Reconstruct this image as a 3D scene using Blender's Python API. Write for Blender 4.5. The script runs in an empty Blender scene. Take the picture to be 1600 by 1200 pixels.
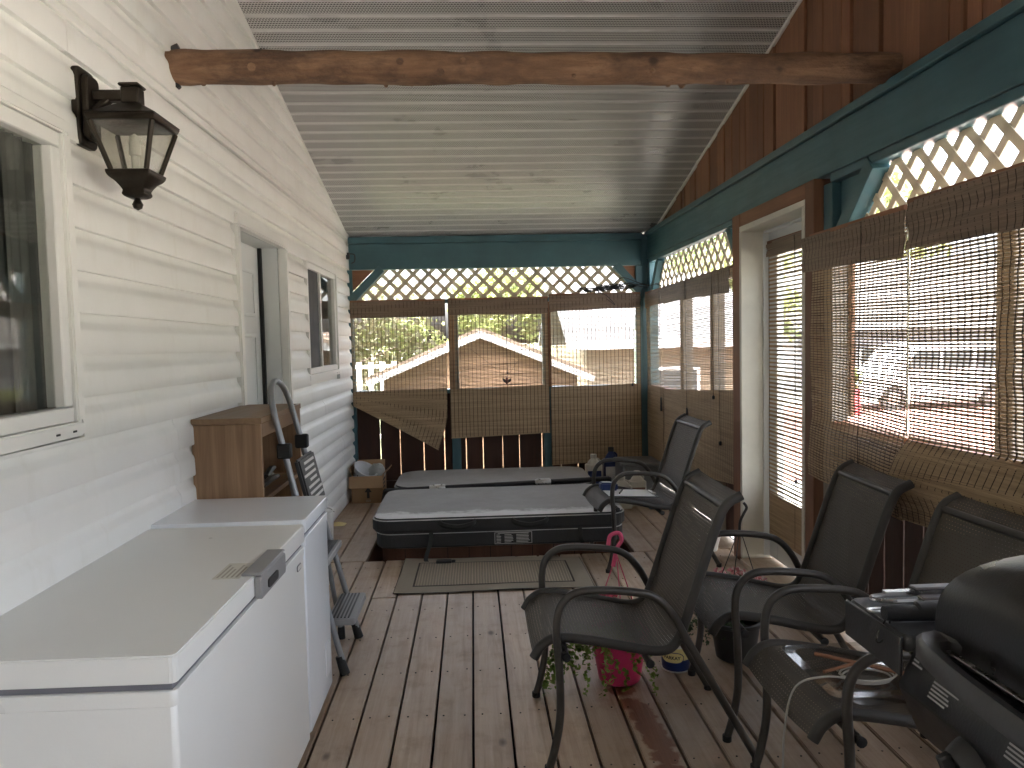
import bpy, bmesh, math, random
import numpy as np
from mathutils import Vector, Matrix, Quaternion
random.seed(7); np.random.seed(7)
R = math.radians
S = bpy.context.scene
COL = S.collection

# ------------------------------------------------------------------ camera
FPX = 1202.0                     # focal length in pixels of a 1600 px wide picture
VPX, VPY, ROLL, CH = 738 - 800, 532 - 600, 0.022, 1.45
_dY = np.array([VPX, VPY, FPX]); _dY /= np.linalg.norm(_dY)
_dn = np.array([ROLL, 1, -(VPX * ROLL + VPY) / FPX]); _dn /= np.linalg.norm(_dn)
_dX = np.cross(_dn, _dY)
MC = np.stack([_dX, _dY, -_dn], 1)
CC = np.array([0, 0, CH])
cam_d = bpy.data.cameras.new('camera'); cam = bpy.data.objects.new('camera', cam_d); COL.objects.link(cam)
cam_d.sensor_width = 36; cam_d.lens = FPX / 1600 * 36; cam_d.clip_start = 0.05; cam_d.clip_end = 2000
_r, _d, _f = MC[0], MC[1], MC[2]
cam.matrix_world = Matrix(((_r[0], -_d[0], -_f[0], 0), (_r[1], -_d[1], -_f[1], 0), (_r[2], -_d[2], -_f[2], CH), (0, 0, 0, 1)))
S.camera = cam
def ray(px, py): return MC.T @ np.array([px - 800, py - 600, FPX])
def onx(px, py, x): d = ray(px, py); return CC + d * (x / d[0])
def ony(px, py, y): d = ray(px, py); return CC + d * (y / d[1])
def onz(px, py, z): d = ray(px, py); return CC + d * ((z - CH) / d[2])

# ------------------------------------------------------------------ sky, sun, exposure
SUN_EL, SUN_AZ = R(55), R(245)          # azimuth: direction the sun stands in, from +Y clockwise
W = bpy.data.worlds.new('World'); S.world = W; W.use_nodes = True
wn = W.node_tree.nodes; wl = W.node_tree.links
sky = wn.new('ShaderNodeTexSky'); sky.sky_type = 'NISHITA'; sky.sun_disc = False
sky.sun_elevation = SUN_EL; sky.sun_rotation = SUN_AZ; sky.air_density = .8; sky.dust_density = 9.0; sky.ozone_density = 1.0
bg = wn['Background']; bg.inputs[1].default_value = 0.15; hsv = wn.new('ShaderNodeHueSaturation'); hsv.inputs['Saturation'].default_value = .42   # milky overcast sky
wl.new(sky.outputs[0], hsv.inputs['Color']); wl.new(hsv.outputs[0], bg.inputs[0])
sl = bpy.data.lights.new('sun', 'SUN'); sl.energy = 1.5; sl.angle = R(11); sl.color = (1, .97, .92)
sun = bpy.data.objects.new('sun', sl); COL.objects.link(sun)
_sd = Vector((math.sin(SUN_AZ) * math.cos(SUN_EL), math.cos(SUN_AZ) * math.cos(SUN_EL), math.sin(SUN_EL)))
sun.rotation_euler = _sd.to_track_quat('Z', 'Y').to_euler(); sun.location = (0, 0, 30)
S.view_settings.view_transform = 'Standard'; S.view_settings.look = 'None'
S.view_settings.gamma = 1; S.view_settings.use_curve_mapping = False
S.view_settings.exposure = 4.9
try: S.cycles.use_denoising = True
except Exception: pass
S.cycles.max_bounces = 12; S.cycles.diffuse_bounces = 6; S.cycles.transparent_max_bounces = 24

# ------------------------------------------------------------------ mesh helpers
class MB:
    def __init__(s): s.v = []; s.f = []; s.uv = None
    def add(s, vs, fs):
        b = len(s.v); s.v += [tuple(map(float, p)) for p in vs]; s.f += [tuple(b + i for i in q) for q in fs]; return s
    def box(s, x0, x1, y0, y1, z0, z1):
        return s.add([(x0,y0,z0),(x1,y0,z0),(x1,y1,z0),(x0,y1,z0),(x0,y0,z1),(x1,y0,z1),(x1,y1,z1),(x0,y1,z1)],
                     [(0,3,2,1),(4,5,6,7),(0,1,5,4),(1,2,6,5),(2,3,7,6),(3,0,4,7)])
    def obox(s, c, ax, ay, az):
        c, ax, ay, az = map(Vector, (c, ax, ay, az)); vs = []
        for k in (-1, 1):
            for i, j in ((-1,-1),(1,-1),(1,1),(-1,1)): vs.append(c + ax*i + ay*j + az*k)
        return s.add(vs, [(0,3,2,1),(4,5,6,7),(0,1,5,4),(1,2,6,5),(2,3,7,6),(3,0,4,7)])
    def bar(s, p, q, w, h, up=(0,0,1)):
        p, q = Vector(p), Vector(q); d = (q-p).normalized(); side = d.cross(Vector(up)).normalized(); u = side.cross(d)
        return s.obox((p+q)/2, (q-p)/2, side*w/2, u*h/2)
    def tube(s, pts, r, n=8, caps=True, squash=None):
        P = [Vector(p) for p in pts]; m = len(P); rr = r if isinstance(r, (list, tuple)) else [r]*m
        t0 = (P[1]-P[0]).normalized(); a = Vector((0,0,1)) if abs(t0.z) < .9 else Vector((1,0,0))
        u = t0.cross(a).normalized(); vs = []; pt = t0
        for i in range(m):
            t = ((P[min(i+1,m-1)]-P[i]).normalized() + (P[i]-P[max(i-1,0)]).normalized())
            t = t.normalized() if t.length > 1e-6 else pt
            ax = pt.cross(t)
            if ax.length > 1e-7: u = Quaternion(ax.normalized(), pt.angle(t)) @ u
            u = (u - t*u.dot(t)).normalized(); w = t.cross(u); pt = t
            for k in range(n):
                an = 2*math.pi*k/n; vs.append(P[i] + (u*math.cos(an) + w*math.sin(an))*rr[i])
        fs = [(i*n+k, i*n+(k+1)%n, (i+1)*n+(k+1)%n, (i+1)*n+k) for i in range(m-1) for k in range(n)]
        if caps: fs += [tuple(range(n-1,-1,-1)), tuple((m-1)*n+k for k in range(n))]
        return s.add(vs, fs)
    def lathe(s, prof, c=(0,0,0), n=24, sx=1, sy=1, rot=0):
        vs = []; m = len(prof)
        for r, z in prof:
            for k in range(n):
                a = 2*math.pi*k/n + rot; vs.append((c[0]+r*sx*math.cos(a), c[1]+r*sy*math.sin(a), c[2]+z))
        fs = [(i*n+k, i*n+(k+1)%n, (i+1)*n+(k+1)%n, (i+1)*n+k) for i in range(m-1) for k in range(n)]
        if prof[0][0] > 1e-5: fs.append(tuple(range(n-1,-1,-1)))
        if prof[-1][0] > 1e-5: fs.append(tuple((m-1)*n+k for k in range(n)))
        return s.add(vs, fs)
    def prism(s, poly, fn, d0, d1):
        n = len(poly); vs = [fn(a, b, d0) for a, b in poly] + [fn(a, b, d1) for a, b in poly]
        return s.add(vs, [tuple(range(n-1,-1,-1)), tuple(range(n,2*n))] + [(i,(i+1)%n,n+(i+1)%n,n+i) for i in range(n)])
    def grid(s, fn, nu, nv):
        vs = [fn(i/nu, j/nv) for j in range(nv+1) for i in range(nu+1)]; w = nu+1
        return s.add(vs, [(j*w+i, j*w+i+1, (j+1)*w+i+1, (j+1)*w+i) for j in range(nv) for i in range(nu)])
    def build(s, name, mat, parent=None, bev=0, seg=1, sharp=38, at=None, recalc=True, smooth=True):
        """verts are in world coordinates; the object origin sits at `at` or at its thing's base."""
        o0 = Vector((0,0,0))
        if parent is not None:
            q = parent
            while q is not None: o0 += Vector(q.location); q = q.parent
        loc = Vector(at) - o0 if at is not None else Vector((0,0,0))
        sh = o0 + loc
        me = bpy.data.meshes.new(name)
        me.from_pydata([(x-sh.x, y-sh.y, z-sh.z) for x, y, z in s.v], [], s.f)
        if bev or recalc:
            bm = bmesh.new(); bm.from_mesh(me)
            if bev: bmesh.ops.bevel(bm, geom=bm.edges[:], offset=bev, segments=seg, affect='EDGES', clamp_overlap=True)
            if recalc: bmesh.ops.recalc_face_normals(bm, faces=bm.faces[:])
            bm.to_mesh(me); bm.free()
        if smooth:
            me.polygons.foreach_set('use_smooth', [True]*len(me.polygons)); me.set_sharp_from_angle(angle=R(sharp))
        me.materials.append(mat)
        ob = bpy.data.objects.new(name, me); COL.objects.link(ob); ob.location = loc
        if parent is not None: ob.parent = parent
        return ob
def tag(o, label=None, cat=None, group=None, kind=None):
    if label: o['label'] = label
    if cat: o['category'] = cat
    if group: o['group'] = group
    if kind: o['kind'] = kind
    return o
def thing(name, label, cat, loc=(0,0,0), group=None, kind=None):
    o = bpy.data.objects.new(name, None); COL.objects.link(o); o.location = loc; o.empty_display_size = .1
    return tag(o, label, cat, group, kind)
def copy_tree(o, parent=None):
    c = o.copy(); COL.objects.link(c); c.parent = parent
    for ch in o.children: copy_tree(ch, c)
    return c
def rounded(x0, x1, y0, y1, r, n=5):
    out = []
    for cx, cy, a0 in ((x1-r,y1-r,0),(x0+r,y1-r,90),(x0+r,y0+r,180),(x1-r,y0+r,270)):
        for i in range(n+1):
            a = R(a0 + 90*i/n); out.append((cx+r*math.cos(a), cy+r*math.sin(a)))
    return out
def spline(pts, n=6):
    P = [Vector(p) for p in pts]; P = [P[0]*2-P[1]] + P + [P[-1]*2-P[-2]]; out = []
    for i in range(1, len(P)-2):
        for k in range(n):
            t = k/n; a, b, c, d = P[i-1:i+3]
            out.append(.5*((2*b)+(c-a)*t+(2*a-5*b+4*c-d)*t*t+(-a+3*b-3*c+d)*t**3))
    out.append(P[-2]); return out
XY = lambda a, b, d: (a, b, d)
def text_mesh(txt, size, bold=0):
    cu = bpy.data.curves.new('lettering', 'FONT'); cu.body = txt; cu.size = size; cu.align_x = 'CENTER'; cu.align_y = 'CENTER'; cu.offset = bold
    ob = bpy.data.objects.new('lettering', cu); COL.objects.link(ob)
    dg = bpy.context.evaluated_depsgraph_get(); me = ob.evaluated_get(dg).to_mesh()
    vs = [tuple(v.co) for v in me.vertices]; fs = [tuple(p.vertices) for p in me.polygons]
    ob.evaluated_get(dg).to_mesh_clear(); bpy.data.objects.remove(ob); bpy.data.curves.remove(cu)
    return vs, fs

# ------------------------------------------------------------------ material helpers
class NT:
    def __init__(s, name):
        s.m = bpy.data.materials.new(name); s.m.use_nodes = True; s.t = s.m.node_tree; s.b = s.t.nodes['Principled BSDF']; s.out = s.t.nodes['Material Output']
    def n(s, typ, **kw):
        x = s.t.nodes.new('ShaderNode'+typ)
        for k, v in kw.items():
            if k in x.inputs: x.inputs[k].default_value = v
            else: setattr(x, k, v)
        return x
    def l(s, a, b): s.t.links.new(a, b)
    def coord(s, kind='Object', scale=(1,1,1), rnd=True):
        tc = s.n('TexCoord'); mp = s.n('Mapping'); mp.inputs['Scale'].default_value = scale
        src = tc.outputs[kind]
        if rnd:
            oi = s.n('ObjectInfo'); ma = s.n('VectorMath', operation='SCALE'); ma.inputs[0].default_value = (37, 53, 29)
            s.l(oi.outputs['Random'], ma.inputs['Scale']); ad = s.n('VectorMath', operation='ADD')
            s.l(src, ad.inputs[0]); s.l(ma.outputs[0], ad.inputs[1]); src = ad.outputs[0]
        s.l(src, mp.inputs['Vector']); return mp.outputs[0]
    def noise(s, vec, scale, detail=4, rough=.55, dist=0):
        x = s.n('TexNoise'); x.inputs['Scale'].default_value = scale; x.inputs['Detail'].default_value = detail
        x.inputs['Roughness'].default_value = rough; x.inputs['Distortion'].default_value = dist; s.l(vec, x.inputs['Vector']); return x.outputs['Fac']
    def ramp(s, fac, stops, interp='LINEAR'):
        x = s.n('ValToRGB'); cr = x.color_ramp; cr.interpolation = interp
        while len(cr.elements) < len(stops): cr.elements.new(.5)
        for e, (p, c) in zip(cr.elements, stops): e.position = p; e.color = (*c, 1) if len(c) == 3 else c
        s.l(fac, x.inputs[0]); return x.outputs[0]
    def mix(s, fac, a, b, mode='MIX'):
        x = s.n('MixRGB', blend_type=mode)
        for i, val in enumerate((fac, a, b)):
            if isinstance(val, (int, float)): x.inputs[i].default_value = val
            elif isinstance(val, tuple): x.inputs[i].default_value = (*val, 1) if len(val) == 3 else val
            else: s.l(val, x.inputs[i])
        return x.outputs[0]
    def math(s, op, a, b=0.0, c=0.0):
        x = s.n('Math', operation=op)
        for i, val in enumerate((a, b, c)):
            if isinstance(val, (int, float)): x.inputs[i].default_value = val
            else: s.l(val, x.inputs[i])
        return x.outputs[0]
    def bump(s, h, strength=.3, dist=.01):
        x = s.n('Bump'); x.inputs['Strength'].default_value = strength; x.inputs['Distance'].default_value = dist
        s.l(h, x.inputs['Height']); s.l(x.outputs[0], s.b.inputs['Normal']); return x
    def set(s, **kw):
        for k, v in kw.items():
            i = s.b.inputs[k.replace('_', ' ')]
            if isinstance(v, (int, float)): i.default_value = v
            elif isinstance(v, tuple): i.default_value = (*v, 1) if len(v) == 3 else v
            else: s.l(v, i)
        return s
def dk(c, k): return tuple(x*k for x in c)
def plain(name, col, rough=.5, metal=0, var=.15, vs=6, bump=.08, bs=90, rv=.12, spec=.5):
    """paint, plastic or metal with slight mottling, uneven gloss and fine relief"""
    t = NT(name); v = t.coord(); n = t.noise(v, vs, 5, .6)
    t.set(Base_Color=t.ramp(n, [(.25, dk(col, 1-var)), (.75, dk(col, 1+var*.6))]), Metallic=metal)
    t.set(Roughness=t.ramp(n, [(.2, (rough-rv,)*3), (.8, (min(1, rough+rv),)*3)])); t.b.inputs['Specular IOR Level'].default_value = spec
    if bump: t.bump(t.noise(v, bs, 3), bump, .004)
    return t.m
def wood(name, a, b, axis, rough=.6, grain=26, stretch=.06, bump=.25, blot=.5, c=None, tint=.18, knots=False, spec=.4):
    t = NT(name); sc = [1, 1, 1]; sc[axis] = stretch
    v = t.coord(scale=tuple(sc)); v2 = t.coord()
    n = t.noise(v, grain, 6, .65, .6); fine = t.noise(v, grain*5, 3, .7)
    colr = t.ramp(n, [(.3, a), (.7, b)])
    colr = t.mix(t.math('MULTIPLY', fine, .45), colr, dk(a, .55))
    big = t.noise(v2, 2.3, 4, .6)
    colr = t.mix(t.ramp(big, [(.35, (0,0,0)), (.75, (blot,)*3)]), colr, c or dk(a, .6))
    if knots:
        vo = t.n('TexVoronoi'); vo.inputs['Scale'].default_value = 3.1; t.l(t.coord(scale=tuple(.45 if i == axis else 1 for i in range(3))), vo.inputs['Vector'])
        colr = t.mix(t.ramp(vo.outputs['Distance'], [(.02, (.8,)*3), (.07, (0,0,0))]), colr, dk(a, .3))
    oi = t.n('ObjectInfo'); colr = t.mix(1.0, colr, t.ramp(oi.outputs['Random'], [(0, (1-tint,)*3), (1, (1.0, 1.0, 1.0))]), 'MULTIPLY')
    t.set(Base_Color=colr, Roughness=t.ramp(n, [(.2, (rough-.1,)*3), (.8, (min(1, rough+.15),)*3)])); t.b.inputs['Specular IOR Level'].default_value = spec
    h = t.math('ADD', n, t.math('MULTIPLY', fine, .5)); t.bump(h, bump, .006)
    return t.m
def translucent(t, colsock, fac, rough=.6):
    tr = t.n('BsdfTranslucent'); t.l(colsock, tr.inputs[0]); mx = t.n('MixShader'); mx.inputs[0].default_value = fac
    t.l(t.b.outputs[0], mx.inputs[1]); t.l(tr.outputs[0], mx.inputs[2]); t.l(mx.outputs[0], t.out.inputs[0])
def thin_glass(name, tint=(.9,.95,.92), refl=.12, rough=.02, bump=0, bs=20, cloud=0, ior=1.5):
    t = NT(name); t.t.nodes.remove(t.b)
    tr = t.n('BsdfTransparent'); tr.inputs[0].default_value = (*tint, 1); gl = t.n('BsdfGlossy'); gl.inputs['Roughness'].default_value = rough
    fr = t.n('Fresnel'); gb_ = t.n('NewGeometry'); t.l(t.math('MULTIPLY_ADD', gb_.outputs['Backfacing'], 1/ior-ior, ior), fr.inputs['IOR']); mx = t.n('MixShader')
    t.l(t.math('ADD', fr.outputs[0], refl), mx.inputs[0]); t.l(tr.outputs[0], mx.inputs[1]); t.l(gl.outputs[0], mx.inputs[2]); res = mx.outputs[0]
    if bump:
        bp = t.n('Bump'); bp.inputs['Strength'].default_value = bump; t.l(t.noise(t.coord(), bs, 3), bp.inputs['Height']); t.l(bp.outputs[0], gl.inputs['Normal'])
    if cloud:
        df = t.n('BsdfTranslucent'); df.inputs[0].default_value = (.8,.78,.72,1); m2 = t.n('MixShader')
        t.l(t.math('MULTIPLY', t.noise(t.coord(), 14, 4), cloud*2), m2.inputs[0]); t.l(res, m2.inputs[1]); t.l(df.outputs[0], m2.inputs[2]); res = m2.outputs[0]
    t.l(res, t.out.inputs[0]); return t.m

M = {}
def siding_mat():
    t = NT('vinyl_siding'); v = t.coord(scale=(1, .12, 1)); v2 = t.coord(rnd=False)
    g = t.noise(v, 60, 5, .7, .4); d = t.noise(v2, 1.7, 6, .65); st = t.noise(t.coord(scale=(1, 1.2, .35), rnd=False), 5, 6, .7)
    c = t.ramp(d, [(.3, (.74,.735,.70)), (.7, (.81,.81,.785))])
    c = t.mix(t.ramp(st, [(.55, (0,0,0)), (.8, (.28,)*3)]), c, (.52,.48,.38))
    t.set(Base_Color=c, Roughness=t.ramp(g, [(.2, (.36,)*3), (.8, (.56,)*3)])); t.bump(g, .16, .003); return t.m
M['siding'] = siding_mat()
M['trim'] = plain('white_trim', (.77,.765,.735), .4, var=.08, vs=3)
M['doorwhite'] = plain('door_paint', (.66,.68,.68), .38, var=.06, vs=2)
M['jamb'] = plain('jamb_paint', (.62,.60,.53), .5, var=.14, vs=4)
M['teal'] = None
def paint_on_wood(name, col, axis, rough=.55, chip=None):
    t = NT(name); sc = [1,1,1]; sc[axis] = .07; v = t.coord(scale=tuple(sc)); n = t.noise(v, 30, 6, .65, .4); b = t.noise(t.coord(rnd=False), 3, 5, .6)
    c = t.ramp(b, [(.3, dk(col, .78)), (.75, dk(col, 1.18))]); c = t.mix(t.math('MULTIPLY', n, .3), c, dk(col, .6))
    if chip: c = t.mix(t.ramp(t.noise(v, 11, 7, .75), [(.68, (0,0,0)), (.72, (.7,)*3)]), c, chip)
    t.set(Base_Color=c, Roughness=t.ramp(n, [(.2, (rough-.12,)*3), (.8, (rough+.12,)*3)])); t.bump(n, .2, .004); return t.m
TEAL = (.052,.128,.152)
for k, ax in (('teal_x', 0), ('teal_y', 1), ('teal_z', 2)): M[k] = paint_on_wood(k, TEAL, ax, .42, (.16,.13,.1))
CED = ((.27,.115,.060), (.46,.225,.125))
for k, ax in (('cedar_x', 0), ('cedar_y', 1), ('cedar_z', 2)): M[k] = wood(k, *CED, ax, .62, 22, .05, .3, .45, tint=.45)
M['greywood'] = wood('weathered_post', (.22,.20,.17), (.34,.31,.27), 2, .7, 20, .05, .25, .3)
M['fence'] = wood('fence_stain', (.06,.026,.018), (.11,.048,.03), 2, .65, 22, .05, .3, .4, tint=.4)
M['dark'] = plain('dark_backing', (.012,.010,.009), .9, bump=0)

def deck_mat():
    t = NT('deck_wood'); v = t.coord(scale=(1, .05, 1)); vw = t.coord(rnd=False, kind='Object')
    geo = t.n('NewGeometry')
    n = t.noise(v, 30, 7, .68, .7); fine = t.noise(v, 190, 3, .7); big = t.noise(geo.outputs['Position'], 1.6, 6, .62); mid = t.noise(geo.outputs['Position'], 9, 6, .7)
    c = t.ramp(n, [(.28, (.33,.22,.135)), (.5, (.49,.36,.245)), (.74, (.61,.485,.36))])
    c = t.mix(t.math('MULTIPLY', fine, .4), c, (.22,.145,.09))
    c = t.mix(t.ramp(big, [(.35, (0,0,0)), (.7, (.5,)*3)]), c, (.50,.42,.335))           # walked-off grey
    c = t.mix(t.ramp(mid, [(.52, (0,0,0)), (.78, (.5,)*3)]), c, (.21,.145,.095))          # dirt
    vo = t.n('TexVoronoi'); vo.inputs['Scale'].default_value = 4.2; t.l(t.coord(scale=(1, .5, 1)), vo.inputs['Vector'])
    c = t.mix(t.ramp(vo.outputs['Distance'], [(.03, (.85,)*3), (.085, (0,0,0))]), c, (.07,.045,.03))  # knots
    oi = t.n('ObjectInfo'); c = t.mix(1.0, c, t.ramp(oi.outputs['Random'], [(0, (.78,.76,.74)), (1, (1.0,1.0,1.0))]), 'MULTIPLY')
    # spilled water that ran from the pink pot towards the steps
    wob = t.n('VectorMath', operation='SCALE'); nz = t.n('TexNoise'); nz.inputs['Scale'].default_value = 22; t.l(geo.outputs['Position'], nz.inputs['Vector'])
    sub = t.n('VectorMath', operation='SUBTRACT'); t.l(nz.outputs['Color'], sub.inputs[0]); sub.inputs[1].default_value = (.5,.5,.5)
    t.l(sub.outputs[0], wob.inputs[0]); wob.inputs['Scale'].default_value = .07
    ps = t.n('VectorMath', operation='ADD'); t.l(geo.outputs['Position'], ps.inputs[0]); t.l(wob.outputs[0], ps.inputs[1])
    m = None
    for px, py, r in ((972,1078,.05),(985,1100,.042),(1005,1118,.045),(1012,1136,.05),(1030,1160,.05),(1040,1182,.045),(1046,1205,.04),(1000,1108,.04),(1022,1148,.045),(1052,1230,.045)):
        p = onz(px, py, 0); ds = t.n('VectorMath', operation='DISTANCE'); t.l(ps.outputs[0], ds.inputs[0]); ds.inputs[1].default_value = (p[0], p[1], 0)
        q = t.math('SUBTRACT', ds.outputs['Value'], r); m = q if m is None else t.math('SMOOTH_MIN', m, q, .02)
    wet = t.ramp(m, [(.0, (1,1,1)), (.012, (0,0,0))])
    c = t.mix(wet, c, t.mix(1.0, c, (.50,.27,.17), 'MULTIPLY'))
    ro = t.ramp(mid, [(.25, (.34,)*3), (.75, (.6,)*3)]); ro = t.mix(wet, ro, (.3,.3,.3))
    t.set(Base_Color=c, Roughness=ro); t.bump(t.math('ADD', n, t.math('MULTIPLY', fine, .6)), .35, .005); return t.m
M['deck'] = deck_mat()
M['screw'] = plain('screw', (.04,.035,.03), .5, .8, bump=0)

def soffit_mat():
    t = NT('perforated_soffit'); tc = t.n('TexCoord'); sp = t.n('SeparateXYZ'); t.l(tc.outputs['UV'], sp.inputs[0])
    u = t.math('MULTIPLY', sp.outputs[0], 1/.016); row = t.math('MULTIPLY', sp.outputs[1], 1/.0155)
    odd = t.math('MULTIPLY', t.math('MODULO', t.math('FLOOR', row), 2.0), .5)
    fu = t.math('SUBTRACT', t.math('FRACT', t.math('ADD', u, odd)), .5); fv = t.math('SUBTRACT', t.math('FRACT', row), .5)
    d = t.math('SQRT', t.math('ADD', t.math('MULTIPLY', fu, t.math('MULTIPLY', fu, .55)), t.math('MULTIPLY', fv, fv)))
    band = t.math('MULTIPLY', t.math('GREATER_THAN', sp.outputs[1], .009), t.math('LESS_THAN', sp.outputs[1], .102))
    hole = t.math('MULTIPLY', t.math('LESS_THAN', d, .31), band)
    n = t.noise(t.coord(), 2.5, 5, .6); c = t.ramp(n, [(.3, (.60,.59,.58)), (.7, (.67,.66,.65))])
    c = t.mix(hole, c, (.03,.028,.026))
    t.set(Base_Color=c, Roughness=t.ramp(n, [(.2, (.24,)*3), (.8, (.36,)*3)])); return t.m
M['soffit'] = soffit_mat()

def bamboo_mat(name, a, b, trans):
    t = NT(name); v = t.coord(scale=(.8, .8, 70), rnd=True); n = t.noise(v, 1.3, 3, .8); n2 = t.noise(t.coord(scale=(3,3,80)), 2, 4, .7)
    c = t.ramp(n, [(.25, a), (.55, b), (.8, dk(b, 1.35))]); c = t.mix(t.ramp(n2, [(.55, (0,0,0)), (.75, (.7,)*3)]), c, dk(a, .45))
    t.set(Base_Color=c, Roughness=.55); translucent(t, c, trans); return t.m
M['bamboo'] = bamboo_mat('woven_bamboo', (.24,.160,.088), (.42,.305,.18), .15)
M['bamboo_dark'] = bamboo_mat('woven_bamboo_header', (.14,.095,.065), (.235,.165,.115), .10)
M['thread'] = plain('blind_thread', (.055,.035,.022), .8, bump=0)
M['pale_cord'] = plain('blind_cord', (.62,.56,.42), .8, bump=0)
def lattice_mat():
    t = NT('lattice_paint'); n = t.noise(t.coord(), 8, 5, .6); c = t.ramp(n, [(.3, (.52,.46,.36)), (.7, (.64,.58,.47))])
    t.set(Base_Color=c, Roughness=.6); translucent(t, c, .22); return t.m
M['lattice'] = lattice_mat()
M['freezer'] = plain('freezer_enamel', (.74,.74,.71), .34, var=.05, vs=2, bump=.12, bs=160)
M['freezer_gloss'] = plain('freezer_gloss_enamel', (.76,.79,.82), .14, var=.04, vs=2, bump=.03, bs=40, rv=.05)
M['gasket'] = plain('gasket', (.16,.16,.18), .6, bump=0)
M['greyplastic'] = plain('grey_plastic', (.26,.26,.26), .45)
M['darkplastic'] = plain('dark_plastic', (.03,.03,.032), .5)
M['blackmetal'] = plain('black_enamel', (.014,.014,.015), .32, var=.3, vs=8, bump=.1, bs=200)
M['blackplastic'] = plain('black_plastic', (.02,.02,.021), .5, bump=.15, bs=250)
M['bronze'] = plain('oiled_bronze', (.034,.026,.018), .42, .6, var=.5, vs=14)
M['steel'] = plain('steel', (.55,.54,.52), .3, 1.0, var=.2, vs=20)
M['alu'] = plain('grey_tube', (.27,.28,.29), .4, .5, var=.2)
M['black'] = plain('black_rubber', (.012,.012,.012), .7)
M['white'] = plain('white_plastic', (.72,.72,.68), .45)
M['paper'] = plain('paper', (.75,.75,.74), .8, var=.04, bump=0)
M['card'] = plain('cardboard', (.34,.215,.115), .85, var=.12, vs=9, bump=.15, bs=120)
M['ink'] = plain('print_ink', (.03,.03,.03), .8, bump=0)
M['teak'] = wood('teak_laminate', (.19,.105,.052), (.43,.27,.155), 2, .42, 26, .035, .05, .15)
M['chairframe'] = plain('chair_frame', (.048,.043,.037), .42, .2, var=.3, vs=20)
M['pink'] = plain('pink_plastic', (.55,.035,.13), .4)
M['pinkrib'] = plain('pink_ribbon', (.72,.10,.22), .6)
M['navy'] = plain('blue_plastic', (.012,.03,.13), .4)
M['yellow'] = plain('yellow_print', (.75,.66,.28), .5)
M['label'] = plain('white_print', (.62,.62,.6), .7, bump=0)
M['soil'] = plain('soil', (.03,.02,.013), .95)

def log_mat():
    t = NT('peeled_log'); v = t.coord(scale=(.10, 1, 1)); n = t.noise(v, 17, 7, .7, 1.0); b = t.noise(t.coord(scale=(.5,1,1)), 7, 6, .7); f = t.noise(v, 90, 4, .7)
    c = t.ramp(n, [(.25, (.11,.055,.030)), (.48, (.22,.118,.064)), (.66, (.31,.18,.105)), (.8, (.42,.285,.185))])
    c = t.mix(t.ramp(b, [(.46, (0,0,0)), (.62, (.85,)*3)]), c, (.085,.045,.028)); c = t.mix(t.ramp(f, [(.66, (0,0,0)), (.8, (.5,)*3)]), c, (.42,.27,.16))
    vo = t.n('TexVoronoi'); vo.inputs['Scale'].default_value = 5.5; t.l(t.coord(), vo.inputs['Vector'])
    c = t.mix(t.ramp(vo.outputs['Distance'], [(.07, (.9,)*3), (.14, (0,0,0))]), c, (.035,.016,.010))
    t.set(Base_Color=c, Roughness=.68); t.bump(t.math('ADD', n, t.math('MULTIPLY', b, 2.0)), .9, .02); return t.m
M['log'] = log_mat()
def sling_mat():
    t = NT('mesh_sling'); tc = t.n('TexCoord'); sp = t.n('SeparateXYZ'); t.l(tc.outputs['UV'], sp.inputs[0])
    u = t.math('MULTIPLY', sp.outputs[0], 1/.014); v = t.math('MULTIPLY', sp.outputs[1], 1/.012)
    odd = t.math('MULTIPLY', t.math('MODULO', t.math('FLOOR', v), 2.0), .5)
    fu = t.math('ABSOLUTE', t.math('SUBTRACT', t.math('FRACT', t.math('ADD', u, odd)), .5)); fv = t.math('ABSOLUTE', t.math('SUBTRACT', t.math('FRACT', v), .5))
    w1 = t.math('SINE', t.math('MULTIPLY', sp.outputs[0], 2200)); w2 = t.math('SINE', t.math('MULTIPLY', sp.outputs[1], 1500)); wv = t.math('MULTIPLY', w1, w2)
    n = t.noise(t.coord(), 7, 5, .6); c = t.ramp(n, [(.3, (.038,.031,.022)), (.7, (.064,.053,.039))])
    c = t.mix(t.math('MULTIPLY_ADD', wv, .2, .2), c, (.11,.095,.075)); t.set(Base_Color=c, Roughness=.6)
    t.bump(wv, .35, .002)
    h = t.math('MULTIPLY', t.math('LESS_THAN', fu, .12), t.math('LESS_THAN', fv, .09))
    tr = t.n('BsdfTransparent'); mx = t.n('MixShader'); t.l(h, mx.inputs[0]); t.l(t.b.outputs[0], mx.inputs[1]); t.l(tr.outputs[0], mx.inputs[2]); t.l(mx.outputs[0], t.out.inputs[0])
    return t.m
M['sling'] = sling_mat()
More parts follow.
